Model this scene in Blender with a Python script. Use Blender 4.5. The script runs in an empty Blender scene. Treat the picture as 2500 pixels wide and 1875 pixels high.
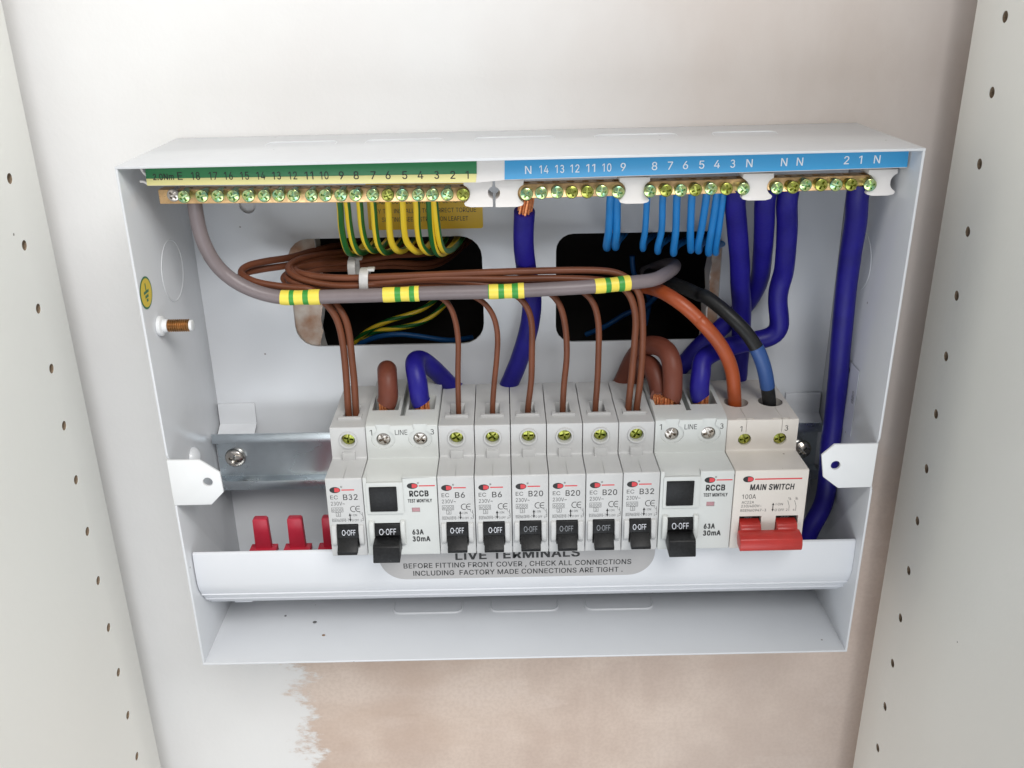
import bpy, bmesh, math, random
from mathutils import Vector, Matrix, noise
from mathutils.geometry import tessellate_polygon
random.seed(7)
S = 0.001                      # every length below is in millimetres
scene = bpy.context.scene
COL = scene.collection

# ------------------------------------------------------------------ camera, world, lamps, exposure
cam_data = bpy.data.cameras.new("camera")
cam = bpy.data.objects.new("camera", cam_data)
COL.objects.link(cam)
R_ = Vector((0.99979855, -0.01279306, -0.01546572))
U_ = Vector((0.01920482, 0.38581362, 0.92237683))
F_ = Vector((0.00583314, 0.92248804, -0.38598159))
P_ = Vector((-7.6566, -483.2304, 323.9196)) * S
cam.matrix_world = Matrix(((R_.x, U_.x, -F_.x, P_.x), (R_.y, U_.y, -F_.y, P_.y), (R_.z, U_.z, -F_.z, P_.z), (0, 0, 0, 1)))
cam_data.sensor_width = 36.0
cam_data.lens = 33.043
cam_data.clip_start = 0.01
cam_data.clip_end = 50.0
scene.camera = cam

world = bpy.data.worlds.new("World")
scene.world = world
world.use_nodes = True
bg = world.node_tree.nodes["Background"]
bg.inputs[0].default_value = (0.93, 0.96, 1.0, 1)
bg.inputs[1].default_value = 0.43


def area_lamp(name, loc, target, sx, sy, watts, color):
    ld = bpy.data.lights.new(name, "AREA")
    ld.shape = "RECTANGLE"
    ld.size, ld.size_y = sx, sy
    ld.energy = watts
    ld.color = color
    o = bpy.data.objects.new(name, ld)
    COL.objects.link(o)
    o.location = loc
    d = Vector(target) - Vector(loc)
    o.rotation_euler = d.to_track_quat("-Z", "Y").to_euler()
    return o


area_lamp("window_light", (0.66, -1.35, 1.5), (0.0, 0.0, 0.12), 1.6, 0.8, 43.0, (1.0, 0.985, 0.96))
area_lamp("floor_bounce_fill", (-0.3, -1.8, -0.65), (0.0, 0.0, 0.10), 1.8, 0.8, 14.0, (0.88, 0.94, 1.0))  # added low fill lamp, stands in for light bounced off the floor

scene.view_settings.view_transform = "Standard"
scene.view_settings.look = "None"
scene.view_settings.exposure = 0.0
scene.view_settings.gamma = 1.0

# ------------------------------------------------------------------ materials
MATS = {}


def mat(name, color, rough=0.45, metal=0.0, spec=0.5, coat=0.0, bump=0.0, bscale=600.0, var=0.0, vscale=60.0, var_color=None, rvar=0.0):
    m = bpy.data.materials.new(name)
    m.use_nodes = True
    nt = m.node_tree
    b = nt.nodes["Principled BSDF"]
    b.inputs["Base Color"].default_value = (*color, 1)
    b.inputs["Roughness"].default_value = rough
    b.inputs["Metallic"].default_value = metal
    b.inputs["Specular IOR Level"].default_value = spec
    b.inputs["Coat Weight"].default_value = coat
    b.inputs["Coat Roughness"].default_value = 0.12
    tc = nt.nodes.new("ShaderNodeTexCoord")
    if var > 0:
        n = nt.nodes.new("ShaderNodeTexNoise")
        n.inputs["Scale"].default_value = vscale
        n.inputs["Detail"].default_value = 5
        nt.links.new(tc.outputs["Object"], n.inputs["Vector"])
        mx = nt.nodes.new("ShaderNodeMix")
        mx.data_type = "RGBA"
        c2 = var_color or tuple(c * (1 - var) for c in color)
        mx.inputs[6].default_value = (*color, 1)
        mx.inputs[7].default_value = (*c2, 1)
        rp = nt.nodes.new("ShaderNodeMapRange")
        rp.inputs[1].default_value = 0.38
        rp.inputs[2].default_value = 0.66
        nt.links.new(n.outputs["Fac"], rp.inputs[0])
        nt.links.new(rp.outputs[0], mx.inputs[0])
        nt.links.new(mx.outputs[2], b.inputs["Base Color"])
        if rvar:
            rr = nt.nodes.new("ShaderNodeMapRange")
            rr.inputs[1].default_value, rr.inputs[2].default_value = 0.3, 0.7
            rr.inputs[3].default_value, rr.inputs[4].default_value = max(0.02, rough - rvar), rough + rvar
            nt.links.new(n.outputs["Fac"], rr.inputs[0])
            nt.links.new(rr.outputs[0], b.inputs["Roughness"])
    if bump > 0:
        n2 = nt.nodes.new("ShaderNodeTexNoise")
        n2.inputs["Scale"].default_value = bscale
        n2.inputs["Detail"].default_value = 4
        nt.links.new(tc.outputs["Object"], n2.inputs["Vector"])
        bp = nt.nodes.new("ShaderNodeBump")
        bp.inputs["Strength"].default_value = bump
        bp.inputs["Distance"].default_value = 0.001
        nt.links.new(n2.outputs["Fac"], bp.inputs["Height"])
        nt.links.new(bp.outputs["Normal"], b.inputs["Normal"])
    MATS[name] = m
    return m


mat("steel_paint", (0.655, 0.67, 0.695), 0.22, spec=0.5, bump=0.05, bscale=220, var=0.06, vscale=9)
mat("tab_paint", (0.76, 0.77, 0.78), 0.4, bump=0.05, bscale=300)
mat("tray_plastic", (0.70, 0.715, 0.75), 0.30, var=0.03, vscale=20)
mat("breaker_plastic", (0.54, 0.54, 0.538), 0.42, bump=0.04, bscale=2500, var=0.05, vscale=70)
mat("rccb_plastic", (0.60, 0.615, 0.60), 0.40, bump=0.04, bscale=2500, var=0.04, vscale=70)
mat("switch_plastic", (0.655, 0.61, 0.56), 0.42, bump=0.04, bscale=2500, var=0.05, vscale=60)
mat("clip_plastic", (0.84, 0.80, 0.77), 0.38)
mat("black_plastic", (0.006, 0.006, 0.0065), 0.42, spec=0.3, bump=0.05, bscale=2500, var=0.5, vscale=900, var_color=(0.012, 0.012, 0.013))
mat("dark_void", (0.01, 0.01, 0.01), 0.8)
mat("red_plastic", (0.46, 0.028, 0.022), 0.34, var=0.2, vscale=80)
mat("crimson_plastic", (0.46, 0.02, 0.045), 0.4, var=0.15, vscale=60)
mat("navy_pvc", (0.012, 0.008, 0.20), 0.42, spec=0.3, bump=0.08, bscale=700, var=0.25, vscale=60)
mat("sky_pvc", (0.012, 0.205, 0.56), 0.36, bump=0.05, bscale=700, var=0.15, vscale=80)
mat("sleeve_blue", (0.025, 0.075, 0.24), 0.4, bump=0.12, bscale=900)
mat("brown_pvc", (0.165, 0.054, 0.026), 0.42, spec=0.3, bump=0.06, bscale=700, var=0.2, vscale=70)
mat("brown_thick", (0.15, 0.042, 0.025), 0.46, spec=0.3, bump=0.1, bscale=600, var=0.2, vscale=50)
mat("rust_pvc", (0.36, 0.068, 0.016), 0.38, bump=0.06, bscale=700, var=0.15, vscale=50)
mat("black_pvc", (0.014, 0.014, 0.014), 0.40, spec=0.3, bump=0.1, bscale=700)
mat("grey_pvc", (0.21, 0.175, 0.18), 0.34, spec=0.3, bump=0.08, bscale=500, var=0.12, vscale=50)
mat("earth_yellow", (0.82, 0.58, 0.03), 0.36)
mat("earth_green", (0.012, 0.12, 0.022), 0.36)
mat("tape_yellow", (0.86, 0.70, 0.09), 0.42)
mat("tape_green", (0.045, 0.30, 0.045), 0.42)
mat("strip_green", (0.018, 0.20, 0.065), 0.4)
mat("strip_yellow", (0.92, 0.84, 0.36), 0.4)
mat("strip_blue", (0.050, 0.36, 0.70), 0.38)
mat("sticker_yellow", (0.80, 0.50, 0.012), 0.4)
mat("earth_disc", (0.74, 0.55, 0.03), 0.4)
mat("cavity_blue_shaded", (0.008, 0.09, 0.28), 0.45)  # blue darkened, puts the shade of the wall holes into the colour
mat("sticker_green", (0.03, 0.17, 0.06), 0.4)
mat("sticker_grey", (0.40, 0.39, 0.39), 0.38)
mat("sticker_clear", (0.66, 0.68, 0.73), 0.12)
mat("ink_black", (0.02, 0.02, 0.02), 0.6)
mat("ink_grey", (0.045, 0.043, 0.042), 0.6)
mat("ink_red", (0.62, 0.05, 0.06), 0.5)
mat("ink_white", (0.72, 0.74, 0.80), 0.5)
mat("ink_faded", (0.24, 0.25, 0.27), 0.5)
mat("ink_label_white", (0.86, 0.90, 0.95), 0.5)
mat("window_pink", (0.42, 0.22, 0.24), 0.4)
mat("brass", (0.92, 0.60, 0.30), 0.36, metal=0.85, var=0.3, vscale=300, rvar=0.1)
mat("zinc_yellow", (0.55, 0.62, 0.26), 0.22, metal=1.0, var=0.5, vscale=520, var_color=(0.24, 0.50, 0.34), rvar=0.06)
mat("zinc_olive", (0.42, 0.41, 0.10), 0.27, metal=1.0, var=0.5, vscale=520, var_color=(0.30, 0.36, 0.08), rvar=0.06)
mat("clamp_steel", (0.10, 0.10, 0.10), 0.4, metal=0.8)
mat("nickel", (0.62, 0.57, 0.52), 0.2, metal=1.0, var=0.3, vscale=300)
mat("zinc_rail", (0.72, 0.78, 0.82), 0.27, metal=1.0, var=0.25, vscale=35, rvar=0.08)
mat("bronze", (0.50, 0.27, 0.11), 0.32, metal=0.9, var=0.3, vscale=300)
mat("copper", (0.95, 0.36, 0.15), 0.35, metal=0.5, var=0.4, vscale=900)
mat("tie_nylon", (0.55, 0.54, 0.53), 0.4)
mat("chipboard", (0.34, 0.25, 0.17), 0.9, bump=0.5, bscale=1500, var=0.4, vscale=900)
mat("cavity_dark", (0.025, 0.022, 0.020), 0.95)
mat("grit", (0.10, 0.10, 0.10), 0.8)
mat("grit_brown", (0.24, 0.15, 0.09), 0.8)


def speckle(name, color, scale, lo, size=0.03):
    """sparse small marks worked into an existing surface colour"""
    nt = MATS[name].node_tree
    b = nt.nodes["Principled BSDF"]
    src = b.inputs["Base Color"].links[0].from_socket if b.inputs["Base Color"].links else None
    tc = nt.nodes.new("ShaderNodeTexCoord")
    v = nt.nodes.new("ShaderNodeTexVoronoi")
    v.inputs["Scale"].default_value = scale
    v.inputs["Randomness"].default_value = 1.0
    nt.links.new(tc.outputs["Object"], v.inputs["Vector"])
    n = nt.nodes.new("ShaderNodeTexNoise")
    n.inputs["Scale"].default_value = scale * 0.37
    nt.links.new(tc.outputs["Object"], n.inputs["Vector"])
    a = nt.nodes.new("ShaderNodeMath")
    a.operation = "LESS_THAN"
    a.inputs[1].default_value = size
    nt.links.new(v.outputs["Distance"], a.inputs[0])
    c = nt.nodes.new("ShaderNodeMath")
    c.operation = "GREATER_THAN"
    c.inputs[1].default_value = lo
    nt.links.new(n.outputs["Fac"], c.inputs[0])
    m = nt.nodes.new("ShaderNodeMath")
    m.operation = "MULTIPLY"
    nt.links.new(a.outputs[0], m.inputs[0])
    nt.links.new(c.outputs[0], m.inputs[1])
    mx = nt.nodes.new("ShaderNodeMix")
    mx.data_type = "RGBA"
    nt.links.new(m.outputs[0], mx.inputs[0])
    if src:
        nt.links.new(src, mx.inputs[6])
    else:
        mx.inputs[6].default_value = b.inputs["Base Color"].default_value
    mx.inputs[7].default_value = (*color, 1)
    nt.links.new(mx.outputs[2], b.inputs["Base Color"])


def melamine():
    m = mat("melamine", (0.84, 0.84, 0.80), 0.42, bump=0.10, bscale=260, var=0.035, vscale=5)
    return m


melamine()
speckle("melamine", (0.22, 0.20, 0.18), 38, 0.56, 0.035)
speckle("steel_paint", (0.30, 0.29, 0.28), 90, 0.55, 0.05)
speckle("tray_plastic", (0.40, 0.40, 0.40), 80, 0.58, 0.04)
speckle("breaker_plastic", (0.30, 0.29, 0.28), 120, 0.56, 0.05)
speckle("switch_plastic", (0.25, 0.20, 0.16), 110, 0.54, 0.06)
speckle("navy_pvc", (0.25, 0.25, 0.35), 160, 0.58, 0.06)
speckle("black_plastic", (0.10, 0.10, 0.10), 420, 0.60, 0.09)


def plaster_wall():
    m = bpy.data.materials.new("plaster_wall")
    m.use_nodes = True
    nt = m.node_tree
    b = nt.nodes["Principled BSDF"]
    b.inputs["Roughness"].default_value = 0.72
    b.inputs["Specular IOR Level"].default_value = 0.3
    L = nt.links.new

    def nd(t, **kw):
        n = nt.nodes.new(t)
        for k, v in kw.items():
            n.inputs[k].default_value = v
        return n

    tc = nd("ShaderNodeTexCoord")
    sp = nd("ShaderNodeSeparateXYZ")
    L(tc.outputs["Object"], sp.inputs[0])

    def noise_(scale, detail, rough=0.55, stretch=None):
        n = nd("ShaderNodeTexNoise", Scale=scale, Detail=detail, Roughness=rough)
        if stretch:
            mp = nd("ShaderNodeMapping")
            mp.inputs["Scale"].default_value = stretch
            L(tc.outputs["Object"], mp.inputs[0])
            L(mp.outputs[0], n.inputs["Vector"])
        else:
            L(tc.outputs["Object"], n.inputs["Vector"])
        return n.outputs["Fac"]

    def math_(op, a, bb=None, clamp=False):
        n = nd("ShaderNodeMath")
        n.operation = op
        n.use_clamp = clamp
        for i, v in enumerate((a, bb)):
            if v is None:
                continue
            if isinstance(v, (int, float)):
                n.inputs[i].default_value = v
            else:
                L(v, n.inputs[i])
        return n.outputs[0]

    def ramp(v, lo, hi):
        n = nd("ShaderNodeMapRange")
        n.interpolation_type = "SMOOTHSTEP"
        n.inputs[1].default_value, n.inputs[2].default_value = lo, hi
        L(v, n.inputs[0])
        return n.outputs[0]

    def mix(f, a, c):
        n = nd("ShaderNodeMix")
        n.data_type = "RGBA"
        if isinstance(f, (int, float)):
            n.inputs[0].default_value = f
        else:
            L(f, n.inputs[0])
        for i, v in ((6, a), (7, c)):
            if isinstance(v, tuple):
                n.inputs[i].default_value = (*v, 1)
            else:
                L(v, n.inputs[i])
        return n.outputs[2]

    x, z = sp.outputs["X"], sp.outputs["Z"]
    # bare plaster, blotchy pink brown with trowel streaks
    bare = mix(ramp(noise_(16, 6), 0.36, 0.64), (0.58, 0.46, 0.39), (0.68, 0.56, 0.48))
    bare = mix(math_("MULTIPLY", ramp(noise_(22, 5, 0.6, (1, 1, 0.22)), 0.50, 0.62), 0.45), bare, (0.69, 0.57, 0.49))
    bare = mix(math_("MULTIPLY", ramp(noise_(11, 6, 0.62, (0.5, 1, 1.5)), 0.545, 0.56), 0.30), bare, (0.71, 0.60, 0.53))
    bare = mix(math_("MULTIPLY", ramp(noise_(420, 3), 0.40, 0.62), 0.16), bare, (0.42, 0.31, 0.25))
    bare = mix(math_("MULTIPLY", ramp(noise_(9, 4, 0.6, (0.6, 1, 1.4)), 0.52, 0.68), 0.5), bare, (0.52, 0.385, 0.305))
    white = mix(ramp(noise_(7, 4), 0.35, 0.7), (0.775, 0.77, 0.765), (0.74, 0.725, 0.715))
    thin = mix(ramp(noise_(13, 5, 0.6, (1, 1, 0.5)), 0.35, 0.68), (0.65, 0.585, 0.545), (0.585, 0.51, 0.465))
    # thin coat towards the right of the board (x > ~60 mm)
    nx = math_("MULTIPLY_ADD", noise_(6, 3), 0.22)
    nt.nodes[-1].inputs[2].default_value = -0.11
    right = ramp(math_("ADD", x, nx), -0.06, 0.16)
    paint = mix(right, white, thin)
    # bare zone: below the box, right of x ~ -112 mm, ragged brushed edge
    e1 = math_("MULTIPLY_ADD", noise_(26, 7, 0.68, (1, 1, 1.6)), 0.11)
    nt.nodes[-1].inputs[2].default_value = -0.055
    e2 = math_("MULTIPLY_ADD", noise_(150, 5, 0.7, (1, 1, 2.2)), 0.036)
    nt.nodes[-1].inputs[2].default_value = -0.018
    xx = math_("ADD", math_("ADD", x, e1), e2)
    mx_ = ramp(xx, -0.148, -0.132)
    zz = math_("ADD", z, e1)
    mz_ = math_("SUBTRACT", 1.0, ramp(zz, 0.03, 0.09))
    bmask = math_("MULTIPLY", mx_, mz_)
    # the far right keeps a veil of paint over the plaster
    veil = math_("MULTIPLY", ramp(math_("ADD", x, nx), 0.04, 0.20), 0.3)
    bmask = math_("MULTIPLY", bmask, math_("SUBTRACT", 1.0, veil))
    L(mix(bmask, paint, bare), b.inputs["Base Color"])
    bp = nd("ShaderNodeBump", Strength=0.55, Distance=0.001)
    h = math_("ADD", math_("MULTIPLY", noise_(45, 6), 0.8), math_("MULTIPLY", math_("SUBTRACT", 1.0, bmask), 0.5))
    h = math_("ADD", h, math_("MULTIPLY", noise_(420, 3), 0.12))
    L(h, bp.inputs["Height"])
    L(bp.outputs[0], b.inputs["Normal"])
    MATS["plaster_wall"] = m


plaster_wall()
mat("broken_plaster", (0.36, 0.20, 0.125), 0.9, bump=0.9, bscale=180, var=0.6, vscale=75, var_color=(0.58, 0.52, 0.46))

# ------------------------------------------------------------------ mesh helpers


class MB:
    """collects shapes (mm) and links them as one mesh object (m)"""

    def __init__(self):
        self.v, self.f, self.m = [], [], []

    def add(self, verts, faces, mi=0):
        o = len(self.v)
        self.v += [tuple(p) for p in verts]
        self.f += [tuple(i + o for i in f) for f in faces]
        self.m += [mi] * len(faces)
        return self

    def box(self, x0, x1, y0, y1, z0, z1, mi=0):
        v = [(x, y, z) for x in (x0, x1) for y in (y0, y1) for z in (z0, z1)]
        return self.add(v, [(0, 1, 3, 2), (4, 6, 7, 5), (0, 4, 5, 1), (2, 3, 7, 6), (0, 2, 6, 4), (1, 5, 7, 3)], mi)

    def prism(self, poly, axis, a, b, mi=0):
        """poly: 2D outline in the two other axes (x: (y,z), y: (x,z), z: (x,y)), extruded from a to b"""
        def p3(p, t):
            return {0: (t, p[0], p[1]), 1: (p[0], t, p[1]), 2: (p[0], p[1], t)}[axis]
        n = len(poly)
        v = [p3(p, a) for p in poly] + [p3(p, b) for p in poly]
        f = [(i, (i + 1) % n, n + (i + 1) % n, n + i) for i in range(n)]
        tris = tessellate_polygon([[Vector((p[0], p[1], 0)) for p in poly]])
        f += [tuple(t) for t in tris] + [tuple(n + i for i in reversed(t)) for t in tris]
        return self.add(v, f, mi)

    def lathe(self, prof, c, axis, seg=24, mi=0, closed=True):
        """prof: (along, radius) pairs along the axis vector from c"""
        ax = Vector(axis).normalized()
        e1 = ax.orthogonal().normalized()
        e2 = ax.cross(e1)
        c = Vector(c)
        v, f = [], []
        for (t, r) in prof:
            for k in range(seg):
                a = 2 * math.pi * k / seg
                v.append(c + ax * t + (e1 * math.cos(a) + e2 * math.sin(a)) * r)
        for i in range(len(prof) - 1):
            for k in range(seg):
                k2 = (k + 1) % seg
                f.append((i * seg + k, i * seg + k2, (i + 1) * seg + k2, (i + 1) * seg + k))
        if closed:
            f.append(tuple(reversed(range(seg))))
            f.append(tuple((len(prof) - 1) * seg + k for k in range(seg)))
        return self.add(v, f, mi)

    def tube(self, pts, r, seg=14, step=1.6, mi=0, stripe=None, smooth=True, twist=0.0, a0=0.0, rings=None, squash=None):
        """sweep a circle along pts (mm). stripe(k, seg) -> material index; rings(s) -> material index by length"""
        path = spline(pts, step) if smooth else [Vector(p) for p in pts]
        fr = frames(path)
        v, f, mi_l = [], [], []
        s = 0.0
        tot = sum((path[i + 1] - path[i]).length for i in range(len(path) - 1))
        for i, (p, t, n, bnm) in enumerate(fr):
            if i:
                s += (path[i] - path[i - 1]).length
            rr = r(s / tot) if callable(r) else r
            tw = a0 + twist * s / tot
            for k in range(seg):
                a = 2 * math.pi * k / seg + tw
                v.append(p + (n * math.cos(a) + bnm * math.sin(a)) * rr)
            if i:
                for k in range(seg):
                    k2 = (k + 1) % seg
                    f.append(((i - 1) * seg + k, (i - 1) * seg + k2, i * seg + k2, i * seg + k))
                    mi_l.append(stripe(k, seg) if stripe else (rings(s) if rings else mi))
        n = len(fr)
        f.append(tuple(reversed(range(seg))))
        f.append(tuple((n - 1) * seg + k for k in range(seg)))
        mi_l += [mi_l[0], mi_l[-1]]
        o = len(self.v)
        self.v += [tuple(p) for p in v]
        self.f += [tuple(i + o for i in ff) for ff in f]
        self.m += mi_l
        return self

    def mesh(self, name, mats, bevel=0.0, bseg=2, smooth=38.0, weld=True):
        me = bpy.data.meshes.new(name)
        me.from_pydata([(a * S, b_ * S, c * S) for a, b_, c in self.v], [], self.f)
        for mm in ([mats] if isinstance(mats, str) else mats):
            me.materials.append(MATS[mm])
        for p, i in zip(me.polygons, self.m):
            p.material_index = i
        bm = bmesh.new()
        bm.from_mesh(me)
        if weld:
            bmesh.ops.remove_doubles(bm, verts=bm.verts, dist=2e-6)
        bmesh.ops.recalc_face_normals(bm, faces=bm.faces)
        if bevel > 0:
            ed = [e for e in bm.edges if len(e.link_faces) == 2 and e.calc_face_angle(0) > math.radians(28)]
            bmesh.ops.bevel(bm, geom=ed, offset=bevel * S, offset_type="OFFSET", segments=bseg, profile=0.5, affect="EDGES", clamp_overlap=True)
        bm.to_mesh(me)
        bm.free()
        if smooth:
            for p in me.polygons:
                p.use_smooth = True
            me.set_sharp_from_angle(angle=math.radians(smooth))
        me.update()
        return me

    def obj(self, name, mats, parent=None, **kw):
        return link(name, self.mesh(name, mats, **kw), parent)


def link(name, me, parent=None):
    o = bpy.data.objects.new(name, me)
    COL.objects.link(o)
    if parent is not None:
        o.parent = parent
        o.matrix_parent_inverse = parent.matrix_basis.inverted()
    return o


def spline(pts, step):
    P = [Vector(p) for p in pts]
    if len(P) == 2:
        n = max(1, int((P[1] - P[0]).length / step))
        return [P[0].lerp(P[1], i / n) for i in range(n + 1)]
    P = [P[0] * 2 - P[1]] + P + [P[-1] * 2 - P[-2]]
    # centripetal Catmull-Rom keeps uneven control points from looping
    out = []
    for i in range(1, len(P) - 2):
        p0, p1, p2, p3 = P[i - 1:i + 3]
        t0 = 0.0
        t1 = t0 + max((p1 - p0).length, 1e-4) ** 0.5
        t2 = t1 + max((p2 - p1).length, 1e-4) ** 0.5
        t3 = t2 + max((p3 - p2).length, 1e-4) ** 0.5
        n = max(2, int((p2 - p1).length / step))
        for k in range(n):
            t = t1 + (t2 - t1) * k / n
            a1 = p0 * ((t1 - t) / (t1 - t0)) + p1 * ((t - t0) / (t1 - t0))
            a2 = p1 * ((t2 - t) / (t2 - t1)) + p2 * ((t - t1) / (t2 - t1))
            a3 = p2 * ((t3 - t) / (t3 - t2)) + p3 * ((t - t2) / (t3 - t2))
            b1 = a1 * ((t2 - t) / (t2 - t0)) + a2 * ((t - t0) / (t2 - t0))
            b2 = a2 * ((t3 - t) / (t3 - t1)) + a3 * ((t - t1) / (t3 - t1))
            out.append(b1 * ((t2 - t) / (t2 - t1)) + b2 * ((t - t1) / (t2 - t1)))
    out.append(P[-2])
    # relax small kinks
    for _ in range(6):
        q = out[:]
        for i in range(1, len(out) - 1):
            q[i] = out[i] * 0.5 + (out[i - 1] + out[i + 1]) * 0.25
        out = q
    return out


def frames(path):
    res = []
    n = len(path)
    tang = []
    for i in range(n):
        t = path[min(i + 1, n - 1)] - path[max(i - 1, 0)]
        tang.append(t.normalized() if t.length > 1e-9 else Vector((0, 0, 1)))
    nrm = Vector((0, -1, 0))
    if abs(tang[0].dot(nrm)) > 0.95:
        nrm = Vector((1, 0, 0))
    nrm = (nrm - tang[0] * nrm.dot(tang[0])).normalized()
    for i in range(n):
        if i:
            q = tang[i - 1].rotation_difference(tang[i])
            nrm = q @ nrm
            nrm = (nrm - tang[i] * nrm.dot(tang[i])).normalized()
        res.append((path[i], tang[i], nrm, tang[i].cross(nrm)))
    return res


def boolean(me, cutter, smooth=38.0):
    """mesh minus the shapes collected in cutter (an MB)"""
    a = bpy.data.objects.new("tmp_a", me)
    cm = cutter.mesh("tmp_c", [me.materials[0].name], smooth=0)
    b = bpy.data.objects.new("tmp_b", cm)
    COL.objects.link(a)
    COL.objects.link(b)
    md = a.modifiers.new("cut", "BOOLEAN")
    md.operation = "DIFFERENCE"
    md.solver = "EXACT"
    md.use_self = True
    md.object = b
    dg = bpy.context.evaluated_depsgraph_get()
    dg.update()
    out = bpy.data.meshes.new_from_object(a.evaluated_get(dg))
    out.name = me.name
    bpy.data.objects.remove(a)
    bpy.data.objects.remove(b)
    if smooth:
        for p in out.polygons:
            p.use_smooth = True
        out.set_sharp_from_angle(angle=math.radians(smooth))
    return out


def tag(o, label=None, cat=None, group=None, kind=None):
    if label:
        o["label"] = label
    if cat:
        o["category"] = cat
    if group:
        o["group"] = group
    if kind:
        o["kind"] = kind
    return o


def thing(name, loc, label, cat, group=None):
    o = bpy.data.objects.new(name, None)
    o.empty_display_size = 0.01
    COL.objects.link(o)
    o.location = [c * S for c in loc]
    return tag(o, label, cat, group)


def rounded(x0, x1, z0, z1, r, n=5):
    out = []
    for cx, cz, a0 in ((x1 - r, z1 - r, 0), (x0 + r, z1 - r, 90), (x0 + r, z0 + r, 180), (x1 - r, z0 + r, 270)):
        for k in range(n + 1):
            a = math.radians(a0 + 90 * k / n)
            out.append((cx + r * math.cos(a), cz + r * math.sin(a)))
    return out


def circle(cx, cz, rx, rz=None, n=24):
    rz = rz or rx
    return [(cx + rx * math.cos(2 * math.pi * k / n), cz + rz * math.sin(2 * math.pi * k / n)) for k in range(n)]


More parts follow.
